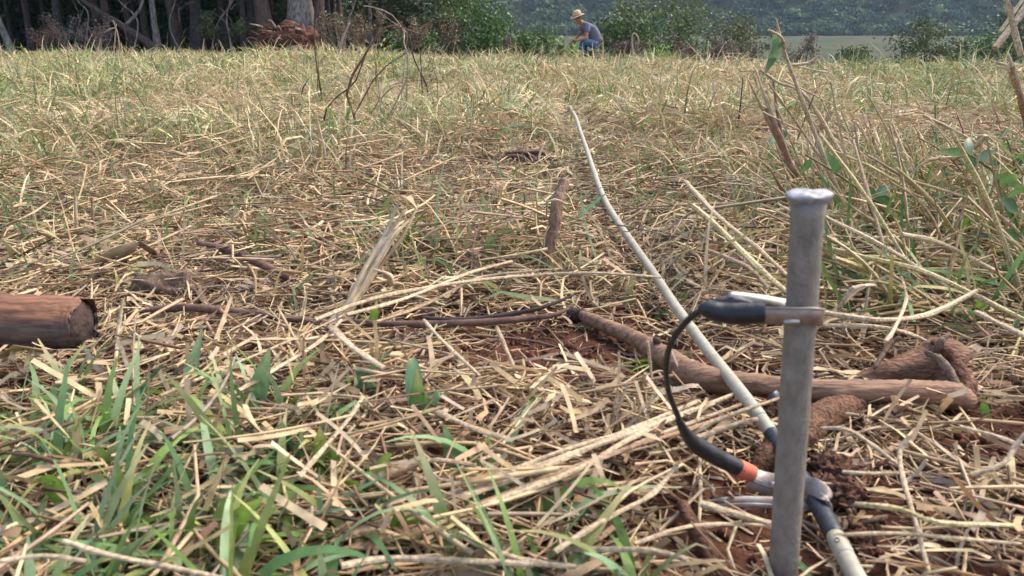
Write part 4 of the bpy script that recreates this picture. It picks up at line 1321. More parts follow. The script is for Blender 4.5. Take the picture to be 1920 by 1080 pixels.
# ================================================================== STALKS, WEEDS AND TUFTS THAT CAN BE PICKED OUT
PALE, TAN, BRN, DK, YEL, REDB = (.60, .48, .32), (.48, .355, .215), (.30, .19, .11), (.13, .085, .06), (.50, .42, .17), (.36, .20, .12)
LG, MG, BG, GG = (.22, .38, .06), (.13, .26, .07), (.12, .25, .11), (.20, .35, .17)


def cane(pts, w, col, label, nm='dry_stalk', nodes=2, cat='stalk', taper=.8, flat=.75, parent=None, leaf=None, sm=3, n=8):
    """one dry cane, with the swollen nodes real canes have"""
    pts = [Vector(p) for p in pts]
    path, rr_ = smooth_path(pts, [w / 2 * (1 - (1 - taper) * i / (len(pts) - 1)) for i in range(len(pts))], sm)
    for k in range(nodes):
        i = int(len(path) * (k + .6) / (nodes + .3))
        if 0 < i < len(path): rr_[i] *= 1.28
    mb = MB()
    mb.tube(path, rr_, n, col=col, jit=.10, flat=flat)
    k0 = rnd.uniform(0, 9)
    alt = PALE if col in (YEL, TAN, BRN) else TAN
    for i in range(len(path)):
        f = .5 + .5 * math.sin(i * .9 + k0 + math.sin(i * 2.3))
        for q in range(n):
            g_ = f * .55 + rnd.uniform(0, .25)
            m_ = rnd.uniform(.72, 1.1)
            mb.c[i * n + q] = tuple((c * (1 - g_) + a_ * g_) * m_ for c, a_ in zip(col, alt))
    if parent is not None:
        return mb.build(nm, 'cane', parent, smooth=False)
    o = min(pts, key=lambda p: p.z).copy(); o.z = min(o.z, gz1(o.x, o.y))
    return mb.build(nm, 'cane', label=label, cat=cat, origin=o, smooth=False)


def lying(px, w, col, label, h=.03, **k):
    """stalk lying on the litter, its pixels read on a plane h above the ground"""
    lift = .022 if px[0][1] < 640 else .008
    return cane([on(p[0], p[1], (p[2] if len(p) > 2 else h) + lift) for p in px], w * (1.05 if px[0][1] < 640 else .8), col, label, **k)


def build_stalks():
    lying([(300, 742), (420, 690), (540, 640), (650, 588)], .0042, TAN, 'long tan straw slanting up right, left of the split stalk', .035)
    lying([(425, 745), (520, 690), (600, 640), (640, 600)], .006, PALE, 'thick pale straw running down left from the split stalk', .04)
    lying([(620, 612), (660, 650), (720, 690)], .008, PALE, 'flat pale straw below the foot of the split stalk', .03, flat=.4)
    cane([G(212, 752, .004), D(220, 640, .84), D(230, 560, .86)], .0042, PALE, 'thin pale straw standing upright right of the sawn log', 'standing_straw')
    cane([G(225, 662, .004), D(213, 615, .95), D(207, 570, .96)], .004, PALE, 'short pale straw standing beside the end of the sawn log', 'standing_straw', nodes=1)
    lying([(795, 600), (830, 640), (900, 705)], .0042, PALE, 'pale straw slanting across the bare soil below the grey stick', .02)
    lying([(590, 600), (700, 560), (860, 530), (1000, 516), (1120, 512), (1240, 520)], .0055, TAN, 'long arching straw passing before the foot of the woody stem', .05)
    lying([(650, 590), (760, 560), (880, 512), (960, 490)], .005, PALE, 'pale straw left of the woody stem, rising right', .05)
    lying([(700, 605), (800, 570), (900, 520), (1010, 508)], .0045, BRN, 'brown straw under the long arching straw', .035)
    lying([(930, 612, .05), (965, 690, .01)], .005, PALE, 'short upright straw in the bare soil patch', nodes=1)
    lying([(1215, 640, .06), (1225, 740, .005)], .0045, PALE, 'short pale straw standing before the bend of the branch', nodes=1)
    lying([(1210, 700, .05), (1195, 745, .005)], .0045, TAN, 'stubby straw left of the hanging wire loop', nodes=1)
    # sweeping bundle in the lower middle
    o = on(760, 990)
    t = thing('straw_bundle', o, 'thick bundle of straws sweeping up right towards the wire loop', 'straw')
    for k, (dx, dy, w_, c, e) in enumerate(((0, 0, .0065, TAN, 0), (6, -14, .005, PALE, 20), (-20, 12, .006, PALE, -40), (30, 20, .005, BRN, -10), (60, 4, .0045, REDB, 35), (10, 30, .006, TAN, -80))):
        cane([on(600 + dx, 1015 + dy, .012), on(770 + dx, 965 + dy, .022), on(930 + dx, 905 + dy, .03), on(1070 + dx, 852 + dy, .036), on(1220 + dx + e * .5, 800 + dy * .6, .036), on(1370 + dx + e, 742 + dy * .8, .03)], w_, c, '', 'straw', 3, parent=t)
    # upright shredded clump left of the wire loop
    o = on(1165, 830)
    t = thing('straw_clump', o, 'pale shredded straw clump standing left of the hanging wire loop', 'straw')
    r = random.Random(3)
    for k in range(13):
        a = o + Vector((r.uniform(-.02, .02), r.uniform(-.012, .012), 0))
        e = D(1130 + r.uniform(0, 110), 715 + r.uniform(0, 55), o.y + r.uniform(-.01, .03))
        cane([a, a.lerp(e, .5) + Vector((r.uniform(-.006, .006), 0, .004)), e], r.uniform(.0028, .006), r.choice((PALE, TAN, PALE, BRN)), '', 'straw', 1, parent=t, flat=.45)
    lying([(700, 910, .012), (745, 888, .03), (805, 864, .042), (850, 866, .042), (893, 873, .040)], .0058, BRN, 'bent brown stalk arched over the green blades in front', taper=1.0)
    lying([(815, 890, .03), (825, 898, .03), (890, 912, .022)], .004, PALE, 'short pale bent straw under the bent brown stalk')
    lying([(560, 895), (650, 790), (680, 745)], .005, PALE, 'pale straw slanting among the green blades in front', .04)
    lying([(815, 770), (880, 800), (960, 825)], .008, TAN, 'thick tan straw lying right of the upright green blade', .03, flat=.6)
    lying([(0, 1052), (80, 1042), (160, 1052)], .0045, PALE, 'blurred thick pale straw at the bottom left corner', .05)
    lying([(120, 1015), (200, 1040), (300, 1060), (420, 1085)], .005, PALE, 'blurred pale straw along the bottom left edge', .05)
    lying([(640, 1062), (720, 1048), (830, 1050), (1000, 1058)], .007, PALE, 'long pale straw along the bottom edge, left of centre', .03)
    lying([(860, 1000), (920, 1030), (1000, 1055), (1080, 1062)], .006, TAN, 'tan straw lying near the bottom edge in the middle', .03)
    lying([(1040, 1035), (1100, 995), (1160, 960), (1225, 925), (1270, 870)], .0055, TAN, 'tan stalk rising from the bottom edge to the dark bark strip', .03)
    lying([(1060, 1030), (1120, 1030), (1220, 1032), (1290, 1050)], .006, TAN, 'thick tan cane lying at the bottom edge left of the stake', .02)
    lying([(1190, 1020), (1300, 985), (1440, 985)], .004, PALE, 'straw lying towards the stake near its foot', .015)
    lying([(1315, 945), (1370, 960), (1445, 982)], .0075, TAN, 'short thick cane lying left of the stake below the lever', .02)
    lying([(1290, 820, .02), (1330, 795, .03), (1400, 768, .046), (1425, 758, .05)], .0058, TAN, 'frayed straw laid over the white cable', .03)
    lying([(1275, 835, .02), (1340, 810, .03), (1400, 790, .044), (1420, 786, .046)], .007, BRN, 'brown frayed straw just below the one on the cable', .03)
    # right of the stake
    lying([(1540, 803, .02), (1590, 806, .03), (1640, 838, .028), (1685, 872, .02)], .0055, TAN, 'bent tan stalk with grey tip right of the stake')
    lying([(1706, 818, .05), (1688, 845, .04), (1690, 885, .035), (1705, 940, .03), (1722, 1000, .02), (1742, 1075, .008)], .0050, PALE, 'kinked pale straw running down to the bottom edge at right', nodes=3)
    lying([(1580, 885, .025), (1640, 888, .028), (1705, 886, .03)], .0045, TAN, 'straight tan straw crossing the top of the kinked pale straw')
    lying([(1690, 910, .03), (1720, 885, .04), (1738, 862, .05)], .004, PALE, 'short pale straw crossing the kinked straw')
    lying([(1605, 945, .02), (1690, 955, .03), (1760, 980, .03), (1900, 985, .02)], .006, YEL, 'yellowish straw arching right of the rotten wood')
    lying([(1565, 1003, .015), (1680, 1000, .02), (1800, 1010, .02), (1915, 1020, .015)], .0042, TAN, 'thin straw lying level near the bottom right')
    lying([(1820, 890, .04), (1880, 870, .05), (1905, 835, .06), (1925, 810, .07)], .0055, PALE, 'bent pale straw at the right edge')
    lying([(1800, 800), (1860, 815), (1930, 840)], .0048, PALE, 'pale straw lying at the right edge beyond the branch', .03)
    lying([(1740, 792, .01), (1820, 790, .02), (1870, 772, .04), (1890, 752, .06)], .0035, REDB, 'curved red brown stem at the right end of the branch', taper=.5)
    lying([(1660, 640), (1675, 620), (1700, 560), (1690, 520)], .0055, PALE, 'pale bent straw behind the stout end of the branch', .05)
    # stalks leaning in from the upper right
    lying([(1298, 385, .10), (1350, 430, .075), (1420, 500, .05), (1485, 556, .02)], .011, YEL, 'thick yellow green cane slanting down to the stake', nodes=2)
    lying([(1285, 340, .12), (1340, 400, .09), (1420, 465, .06), (1480, 520, .03)], .007, TAN, 'tan cane running above the yellow green cane', nodes=2)
    lying([(1330, 470, .05), (1400, 500, .05), (1440, 540, .03)], .007, BRN, 'brown cane below the yellow green cane', nodes=1)
    lying([(1555, 465, .03), (1620, 482, .05), (1720, 505, .05), (1800, 540, .035), (1920, 600, .02)], .009, YEL, 'yellowish cane slanting down right from behind the stake', nodes=3)
    lying([(1690, 440, .08), (1760, 455, .07), (1830, 490, .05), (1880, 515, .04)], .009, TAN, 'thick tan cane below the green leaves at right', nodes=2)
    lying([(1540, 585, .03), (1640, 600, .035), (1740, 590, .03), (1830, 545, .04)], .008, TAN, 'arched thick cane right of the stake level with the clip', nodes=2)
    lying([(1545, 610, .02), (1640, 612, .03), (1700, 625, .02), (1760, 650, .01)], .006, PALE, 'pale cane right of the clip', nodes=2)
    lying([(1572, 580, .02), (1600, 540, .05), (1640, 535, .05)], .006, PALE, 'bent pale cane sticking up right of the stake', nodes=1)
    lying([(1830, 585, .03), (1880, 610, .03), (1960, 650, .02)], .007, PALE, 'pale cane leaving the picture at the right edge')
    # tall leaning stalks behind the stake
    y0 = 1.52
    tall = cane([on(1612, 452, .0), D(1590, 400, y0), D(1555, 320, y0 - .01), D(1520, 230, y0 - .02), D(1490, 150, y0 - .03), D(1466, 80, y0 - .03), D(1455, 35, y0 - .03)], .014, TAN, 'tallest leaning dry stalk behind the stake, green leaf near its top', 'tall_stalk', 6, taper=.25, n=9)
    cane([D(1472, 92, y0 - .035), D(1465, 70, y0 - .05), D(1440, 56, y0 - .06)], .006, PALE, '', 'broken_tip', 0, parent=tall)
    cane([on(1575, 438, .0), D(1545, 340, 1.62), D(1530, 300, 1.63), D(1535, 250, 1.64), D(1560, 210, 1.64)], .011, BRN, 'brown stalk bent over right of the tallest stalk', 'bent_stalk', 3)
    cane([on(1640, 440, .0), D(1610, 350, 1.6), D(1575, 285, 1.61), D(1535, 215, 1.62), D(1500, 170, 1.62), D(1460, 155, 1.62), D(1425, 130, 1.62)], .012, TAN, 'leaning tan stalk right of the tallest stalk', 'leaning_stalk', 5, taper=.4)
    t = thing('broken_cane', on(1512, 372), 'thick red brown broken cane with husk leaning left behind the stake head', 'cane')
    MB().tube([on(1514, 378, -.01), D(1495, 335, 1.75), D(1480, 305, 1.75)], [.009, .0095, .010], 10, col=BRN, jit=.05, sm=4).build('stem', 'straw', t)
    MB().tube([D(1483, 310, 1.75), D(1462, 262, 1.75), D(1440, 215, 1.75), D(1424, 195, 1.75)], [.010, .017, .016, .006], 10, col=(.34, .20, .135), jit=.06, sm=5, flat=.5).build('husk', 'straw', t)
    for k, (e, c) in enumerate((((1402, 148), TAN), ((1416, 128), PALE), ((1436, 178), TAN), ((1450, 150), BRN))):
        MB().tube([D(1470, 275, 1.75), D((1470 + e[0]) / 2 - 2, (275 + e[1]) / 2, 1.74), D(*e, 1.74)], [.004, .0036, .002], 6, col=c, sm=4).build('fibre', 'straw', t)
    # crossing straw tops beside it
    for k, (pl, w_, c, lab) in enumerate((
            (((1600, 415, 0), (1560, 330, 1), (1500, 240, 1), (1440, 155, 1)), .006, TAN, 'slender tan straw crossing the tall stalks'),
            (((1470, 150, 1), (1520, 175, 1), (1560, 195, 1)), .005, PALE, 'pale straw lodged across the tall stalks'),
            (((1482, 122, 1), (1515, 118, 1), (1535, 104, 1)), .008, TAN, 'short dry leaf sticking right from the tallest stalk'),
            (((1485, 122, 1), (1520, 130, 1), (1552, 136, 1)), .0045, PALE, 'thin straw sticking right from the tallest stalk'),
            (((1430, 210, 1), (1480, 235, 1), (1520, 262, 1), (1545, 330, 1)), .005, TAN, 'thin straw tangled behind the tall stalks'),
            (((1495, 262, 1), (1530, 170, 1), (1550, 155, 1)), .004, DK, 'thin dark straw tangled in the tall stalks'))):
        pts = [on(p[0], p[1]) if p[2] == 0 else D(p[0], p[1], 1.54 + .015 * k) for p in pl]
        if k in (2, 3):
            cane(pts, w_, c, '', 'dry_leaf', 0, parent=tall)
        else:
            cane(pts, w_, c, lab, 'tangled_straw', 1)
    r = random.Random(12)
    for k in range(22):
        yy = 1.5 + r.uniform(0, .3)
        bx = r.uniform(1540, 1660); b = on(bx, r.uniform(395, 450)); tx = bx - r.uniform(40, 190); ty = r.uniform(150, 330)
        mid = D((bx + tx) / 2 + r.uniform(-15, 15), (430 + ty) / 2, b.y)
        cane([b, mid, D(tx, ty, b.y + r.uniform(-.05, .05))], r.uniform(.003, .0065), r.choice((TAN, PALE, BRN, TAN)), 'thin dry straw in the tangle of leaning stalks behind the stake', 'tangled_straw', 1)['group'] = 'tangled straws behind the stake'
    for k in range(30):
        b = on(r.uniform(1620, 1960), r.uniform(330, 610), .0)
        L = r.uniform(.12, .34); a = math.pi - r.gauss(.6, .6); e = r.uniform(.05, 1.1)
        d = Vector((math.cos(a) * math.cos(e), math.sin(a) * math.cos(e), math.sin(e)))
        m1 = b + d * L * .5 + Vector((0, 0, r.uniform(.0, .02)))
        cane([b, m1, b + d * L + Vector((0, 0, r.uniform(-.03, .01)))], r.uniform(.004, .0095), r.choice((TAN, PALE, YEL, BRN, TAN)), 'dry cane leaning in the messy thicket at the right side', 'swept_cane', 2)['group'] = 'swept canes at the right side'
    # stalks further right
    y0 = 1.45
    cane([on(1632, 430, 0), D(1650, 370, 1.6), D(1690, 345, 1.6), D(1740, 300, 1.6), D(1800, 295, 1.6)], .007, TAN, 'tan stalk bent right at mid height among the leafy weeds', 'bent_stalk', 2)
    cane([on(1925, 318, .05), D(1860, 285, 1.7), D(1790, 245, 1.72), D(1730, 216, 1.74)], .011, PALE, 'thick pale cane slanting down from the left at the right edge', 'slanting_cane', 3)
    cane([on(1790, 300, .12), on(1850, 258, .2), D(1835, 258, 2.2), D(1890, 258, 2.2)], .009, PALE, 'short level cane behind the slanting cane', 'level_cane', 1)
    cane([on(1640, 445, 0), D(1652, 400, 1.55), D(1665, 380, 1.55)], .013, TAN, 'short cut cane standing among the weeds right of the stake', 'cut_cane', 1)
    cane([on(1885, 495, 0), D(1870, 430, 1.3), D(1850, 390, 1.3), D(1838, 345, 1.3)], .013, BRN, 'bent brown stem at the right edge among leaves', 'brown_stem', 3)
    bw = cane([on(1955, 420, 0), D(1925, 225, 1.5), D(1908, 165, 1.5), D(1895, 125, 1.5)], .014, (.28, .15, .09), 'red brown broken stem with frayed top at the right edge', 'broken_weed', 3, taper=.9, cat='weed')
    for e in ((1868, 127), (1890, 98), (1905, 120), (1872, 118)):
        MB().tube([D(1898, 134, 1.5), D((1898 + e[0]) / 2, (130 + e[1]) / 2 - 2, 1.5), D(*e, 1.5)], [.004, .003, .001], 6, col=PALE, sm=3).build('fibre', 'straw', bw)
    # reeds hanging into the picture at the upper right corner
    b = Vector((1.02, 1.30, 0)); b.z = gz1(b.x, b.y)
    t = thing('broken_reed', b, 'pale broken reed bent over at the upper right corner', 'reed')
    tp = D(2000, -90, 1.3)
    cane([b, b.lerp(tp, .5) + Vector((.02, 0, 0)), tp], .010, TAN, '', 'stem', 3, parent=t)
    cane([tp, D(1935, 0, 1.28), D(1865, 90, 1.25)], .012, PALE, '', 'bent_top', 1, parent=t, taper=.9)
    cane([tp + Vector((-.01, 0, .0)), D(1930, -18, 1.27), D(1875, 60, 1.24)], .007, PALE, '', 'bent_top', 0, parent=t)
    b = Vector((.86, 1.12, 0)); b.z = gz1(b.x, b.y)
    t = thing('hanging_reed', b, 'pale reed hanging straight down across the broken reed', 'reed')
    tp = D(1870, -70, 1.18)
    hi = Vector((.88, 1.14, tp.z + .05))
    cane([b, Vector((.95, 1.13, .25)), hi], .008, TAN, '', 'stem', 3, parent=t)
    cane([hi, tp, D(1888, 0, 1.17), D(1914, 105, 1.16)], .009, PALE, '', 'bent_top', 1, parent=t, taper=1.0)


def build_split_stalk():
    o = on(608, 622)
    t = thing('split_stalk', o, 'tall split tan maize stalk leaning right at the centre left', 'stalk')
    cols = (PALE, (.66, .53, .34), TAN, PALE, (.64, .5, .31), TAN)
    for k in range(6):
        off = (k - 2.5)
        pts = [o + Vector((off * .0035, .002 * k, .0)), D(655 + off * 2.5, 572 + k % 2 * 6, o.y + .02), D(695 + off * 5, 505, o.y + .05 + .006 * (k % 3)), D(735 + off * 6 + (k % 2) * 5, 430 + abs(off) * 5, o.y + .08), D(766 + off * 7, 378 + (k * 37 % 60), o.y + .1 + .01 * (k % 2))]
        path, rr_ = smooth_path(pts, [.0042, .0046, .0052, .0048, .0022], 5)
        MB().tube(path, rr_, 7, col=cols[k], jit=.16, flat=.5).build('fibre', 'straw', t)
    MB().blade(D(764, 385, o.y + .1), D(752, 350, o.y + .1), D(783, 392, o.y + .08), .016, TAN, 8, fold=.3).build('hooked_leaf', 'straw', t)
    MB().tube([D(700, 505, o.y + .04), D(732, 515, o.y + .03), D(738, 535, o.y + .03)], [.003, .0035, .003], 6, col=PALE, sm=3, flat=.4).build('loose_strip', 'straw', t)
    # woody stem
    y0 = 1.24
    b = on(1018, 522)
    t = thing('woody_stem', b, 'upright broken woody stem left of the cable, red at its foot', 'stem')
    MB().tube([b + Vector((0, 0, -.01)), D(1022, 490, b.y), D(1032, 450, b.y), D(1038, 430, b.y)], [.0110, .0108, .0100, .0108], 12, jit=.14, sm=5).build('foot', 'stem_wood', t)
    MB().tube([D(1037, 434, b.y), D(1042, 405, b.y), D(1047, 375, b.y + .01), D(1053, 358, b.y + .02), D(1059, 338, b.y + .03)], [.0104, .0092, .0098, .0088, .0082], 14, col=REDB, jit=.14, sm=5).build('upper_stem', 'stem_wood', t)
    MB().tube([D(1022, 382, b.y - .01), D(1040, 374, b.y - .014), D(1060, 382, b.y - .01)], [.002, .0036, .003], 6, col=PALE, sm=3, flat=.5).build('peeling_bark', 'straw', t)
    MB().tube([D(1026, 385, b.y - .01), D(1024, 410, b.y - .012)], [.0035, .002], 6, col=BRN, flat=.4).build('peeling_bark', 'straw', t)
    MB().tube([D(1020, 470, b.y - .012), D(1022, 440, b.y - .012), D(1030, 425, b.y - .01)], [.003, .003, .002], 6, col=PALE, sm=3, flat=.4).build('peeling_bark', 'straw', t)
    # folded dry leaf at left
    b = on(182, 520)
    t = thing('folded_dry_leaf', b, 'tan dry leaf folded like a roof, above the sawn log', 'leaf')
    MB().tube([b + Vector((0, 0, -.005)), D(176, 505, b.y), D(170, 500, b.y - .005)], [.0065, .006, .004], 8, col=DK, jit=.1).build('stub', 'straw', t)
    a_, p_, e_ = D(168, 502, b.y - .005), D(258, 454, b.y), D(300, 495, b.y + .03)
    MB().strip([a_, a_.lerp(p_, .5) + Vector((0, 0, .004)), p_], (0, -.6, .8), [.007, .009, .006], .0012, PALE).build('leaf_half', 'straw', t)
    MB().strip([p_, p_.lerp(e_, .5) + Vector((.004, 0, .004)), e_], (0, -.6, .8), [.006, .008, .005], .0012, BRN).build('leaf_half', 'straw', t)
    MB().strip([D(215, 508, b.y + .02), D(235, 480, b.y + .015), p_ + Vector((0, .004, 0))], (0, -.8, .6), [.012, .012, .004], .001, TAN).build('leaf_half', 'straw', t)
    # little curled dead leaf
    b = on(905, 585)
    t = thing('curled_leaf', b, 'small curled pinkish tan dead leaf above the grey purple stick', 'leaf')
    MB().strip([D(900, 552, b.y + .01), D(897, 570, b.y), D(905, 582, b.y - .004), D(918, 582, b.y - .004), D(925, 577, b.y)], (.2, -.9, .4), [.002, .006, .007, .005, .002], .0012, (.55, .38, .25)).build('curl', 'straw', t)
    MB().strip([D(920, 583, b.y - .005), D(932, 588, b.y - .004), D(945, 576, b.y), D(948, 570, b.y)], (.2, -.8, .5), [.003, .008, .006, .002], .0012, (.42, .24, .16)).build('curl', 'straw', t)
    b = on(40, 655)
    MB().strip([on(0, 670, .03), on(35, 650, .045), on(70, 655, .045), on(85, 665, .03)], (0, -.8, .6), [.004, .007, .008, .003], .001, (.42, .31, .15)).build('curled_leaf', 'straw', label='yellow brown curled dry leaf in front of the sawn log', cat='leaf', origin=b)
    for k, (px, h_) in enumerate(((140, 110), (172, 95), (195, 70))):
        b = on(px + 12, 465 - k * 6)
        cane([b, D(px + 4, 430, b.y), D(px, 465 - h_, b.y)], .007, (BRN, DK, TAN)[k], ('dark thin stalk standing at left behind the folded dry leaf', 'bent dark stalk beside the folded dry leaf', 'tan stalk rising just behind the folded dry leaf')[k], 'standing_stalk', 2)
    b = on(118, 430)
    cane([on(0, 428, .05), on(60, 400, .08), D(95, 375, on(95, 400).y)], .011, TAN, 'wide pale dry leaf slanting up at the left edge', 'slanting_leaf', 0, cat='leaf', flat=.3)


def tuft(px, py, blades, label, nm='grass_tuft', stem=None, cat='grass'):
    """blades: (tip px, tip py, width m, colour, arch, dy)"""
    b = on(px, py)
    t = thing(nm, b, label, cat)
    for k, bl in enumerate(blades):
        tx, ty, w_, c, arch, dy = bl
        base = b + Vector((rnd.uniform(-.006, .006), rnd.uniform(-.006, .006), 0))
        tip = D(tx, ty, b.y + dy)
        if tip.z < gz1(tip.x, tip.y) + .004:
            tip = on(tx, ty, .012)
        ctrl = base.lerp(tip, .5) + Vector((0, 0, arch)) + (Vector((0, .01, 0)))
        sv = Vector((1, rnd.uniform(-.6, .6), rnd.uniform(-.3, .3))) if abs(tip.x - base.x) < abs(tip.z - base.z) * 1.2 else Vector((rnd.uniform(-.3, .3), 1, rnd.uniform(-.7, .1)))
        MB().blade(base, ctrl, tip, w_ * 1.45, c, 9, side=sv, fold=rnd.uniform(.15, .4)).build('blade', 'blade', t)
    if stem:
        MB().tube([b, D(*stem, b.y)], [.003, .0025], 8, col=MG).build('stem', 'blade', t)
    return t


def build_tufts():
    tuft(455, 805, [(506, 650, .013, GG, .01, .0), (575, 765, .010, BG, .02, 0), (330, 715, .009, MG, .05, .02), (400, 845, .006, MG, .02, -.02)], 'tall pale green blade standing left of centre, leaves fanned at its foot')
    tuft(340, 760, [(465, 678, .010, GG, .01, .03), (222, 756, .011, LG, .02, 0), (380, 612, .011, GG, .0, .06)], 'low green grass with a long level leaf pointing left')
    tuft(175, 800, [(148, 742, .008, GG, .0, .0), (185, 745, .007, BG, .0, 0)], 'small grey green sprout at the left, beyond the lower grass')
    tuft(790, 815, [(781, 690, .015, MG, .0, 0), (770, 672, .012, GG, .04, .03), (842, 748, .011, GG, .03, 0), (690, 860, .010, BG, .03, -.02)], 'broad dark green blade standing upright in the lower middle')
    tuft(720, 770, [(660, 690, .013, GG, .02, 0), (672, 700, .008, GG, .01, .02)], 'broad grey green blade leaning left beside the upright blade')
    tuft(865, 905, [(832, 795, .011, GG, .0, 0), (985, 893, .011, LG, .01, -.01), (915, 820, .006, MG, .0, 0)], 'grey green blade with a light level leaf under the bent brown stalk')
    tuft(545, 900, [(530, 790, .012, BG, .0, 0), (565, 800, .008, GG, .0, .01), (500, 815, .010, GG, .0, .0)], 'cluster of blue green blades left of the lower middle')
    tuft(610, 905, [(600, 800, .013, LG, .0, .0), (625, 830, .010, LG, .0, 0), (580, 880, .008, LG, .02, 0)], 'light green blades beside the cluster of blue green blades')
    tuft(325, 930, [(325, 838, .018, GG, .0, 0), (360, 880, .012, BG, .0, 0), (300, 905, .010, LG, .01, 0)], 'wide pale green leaf standing in the lower left')
    tuft(385, 1065, [(495, 932, .0105, LG, .012, -.01)], 'large bright green blurred leaf slanting up right at the bottom left', 'broad_leaf')
    tuft(130, 990, [(60, 900, .012, LG, .03, .0), (200, 960, .011, MG, .03, 0), (210, 935, .009, GG, .04, .02)], 'blurred arching leaves in the bottom left corner')
    tuft(75, 1085, [(62, 1000, .011, GG, .0, 0), (100, 1040, .009, GG, .0, 0)], 'grey green leaf standing at the bottom left edge')
    tuft(20, 1040, [(0, 975, .011, MG, .0, 0), (38, 985, .009, LG, .0, 0)], 'green leaves cut by the left edge at the bottom')
    tuft(220, 1010, [(385, 990, .010, LG, .03, -.02), (300, 960, .010, MG, .03, 0), (330, 1020, .009, GG, .02, 0)], 'long level green leaf low in the bottom left')
    tuft(690, 960, [(690, 870, .009, MG, .0, 0), (780, 937, .010, LG, .005, 0), (640, 905, .010, LG, .02, 0), (735, 850, .010, LG, .02, .01)], 'upright green stalk with side leaves left of the straw bundle', stem=(692, 885))
    tuft(740, 1040, [(745, 950, .012, LG, .0, 0), (820, 990, .011, LG, .02, 0)], 'light green leaf pair near the bottom edge below the straw bundle')
    tuft(840, 970, [(950, 918, .015, MG, .015, 0), (790, 985, .011, LG, .01, 0)], 'broad green leaf lying along the straw bundle')
    tuft(975, 990, [(945, 940, .013, MG, .0, 0)], 'small dark green leaf standing below the straw bundle', 'small_leaf')
    tuft(1040, 925, [(1170, 910, .013, LG, .012, 0), (1150, 930, .011, MG, .01, 0)], 'light green leaf lying right of the straw bundle')
    tuft(1000, 965, [(1080, 950, .007, LG, .01, 0)], 'short light green blade below the lying leaf', 'small_leaf')
    tuft(440, 1085, [(500, 1062, .010, MG, .01, 0), (540, 1030, .009, LG, .03, 0)], 'dark green leaves at the bottom edge')
    tuft(640, 1010, [(600, 950, .010, LG, .01, 0), (560, 990, .010, MG, .02, 0)], 'short green leaves left of the bottom centre')
    tuft(770, 1010, [(860, 1000, .012, MG, .01, 0), (900, 1012, .010, MG, .01, 0)], 'dark green leaf half under straw below the straw bundle')
    tuft(1270, 690, [(1150, 690, .010, LG, .012, .0), (1180, 698, .008, LG, .01, 0)], 'light green blade lying before the bend of the branch')
    tuft(1515, 1095, [(1490, 1052, .003, GG, .006, 0)], 'single thin green blade at the foot of the stake', 'small_leaf')
    tuft(1900, 955, [(1800, 958, .010, MG, .012, 0)], 'dark green blade in the straw at the right edge', 'small_leaf')
    tuft(1845, 785, [(1848, 745, .006, LG, .0, 0)], 'tiny bright green blade beyond the end of the branch', 'small_leaf')
    tuft(965, 745, [(955, 690, .0025, LG, .0, 0), (975, 700, .0025, LG, .0, 0), (985, 720, .002, LG, 0, 0), (945, 715, .002, LG, 0, 0)], 'fine feathery green sprout on the bare soil')
    tuft(680, 450, [(732, 372, .014, LG, .0, .02), (690, 410, .012, GG, .0, .0)], 'bright green leaf beside the top of the split stalk')
    tuft(690, 625, [(707, 560, .008, LG, .0, 0), (702, 598, .008, GG, .01, 0), (675, 590, .005, LG, 0, 0)], 'young green sprout at the foot of the split stalk')
    tuft(905, 515, [(935, 428, .010, MG, .0, .03)], 'slim dark green blade slanting right, left of the woody stem', 'small_leaf')
    tuft(950, 520, [(1010, 480, .012, MG, .02, .0)], 'dark green leaf at the foot of the woody stem', 'small_leaf')
    tuft(1050, 455, [(1140, 360, .009, GG, .01, .05)], 'long grey green blade slanting to the white cable', 'small_leaf')
    tuft(835, 490, [(806, 465, .008, LG, .01, 0), (862, 478, .008, LG, .01, 0), (840, 455, .008, GG, .01, .01), (820, 480, .007, LG, .01, 0)], 'little rosette of green leaves left of the woody stem')
    tuft(910, 425, [(905, 360, .010, GG, 0, .0), (925, 390, .007, MG, 0, 0)], 'blue green blade standing beyond the woody stem')
    tuft(260, 240, [(200, 215, .02, BG, .06, 0), (235, 190, .02, BG, .02, 0), (262, 182, .02, BG, 0, 0), (300, 205, .02, BG, .05, 0), (330, 225, .018, BG, .06, 0), (190, 245, .018, BG, .05, 0), (280, 210, .02, BG, .03, 0)], 'dark blue green clump of grass in the far left field')
    tuft(640, 270, [(540, 240, .014, MG, .06, 0), (575, 215, .014, MG, .03, 0), (610, 195, .012, LG, .02, 0), (690, 225, .014, MG, .05, 0), (660, 190, .012, MG, .02, 0), (715, 255, .014, LG, .05, 0), (560, 262, .012, LG, .05, 0)], 'green grass clump at the foot of the dead shrub')
    tuft(1625, 225, [(1580, 195, .016, MG, .05, 0), (1605, 185, .016, MG, .03, 0), (1645, 190, .018, MG, .03, 0), (1670, 205, .016, MG, .05, 0)], 'green grass clump in the far right field')


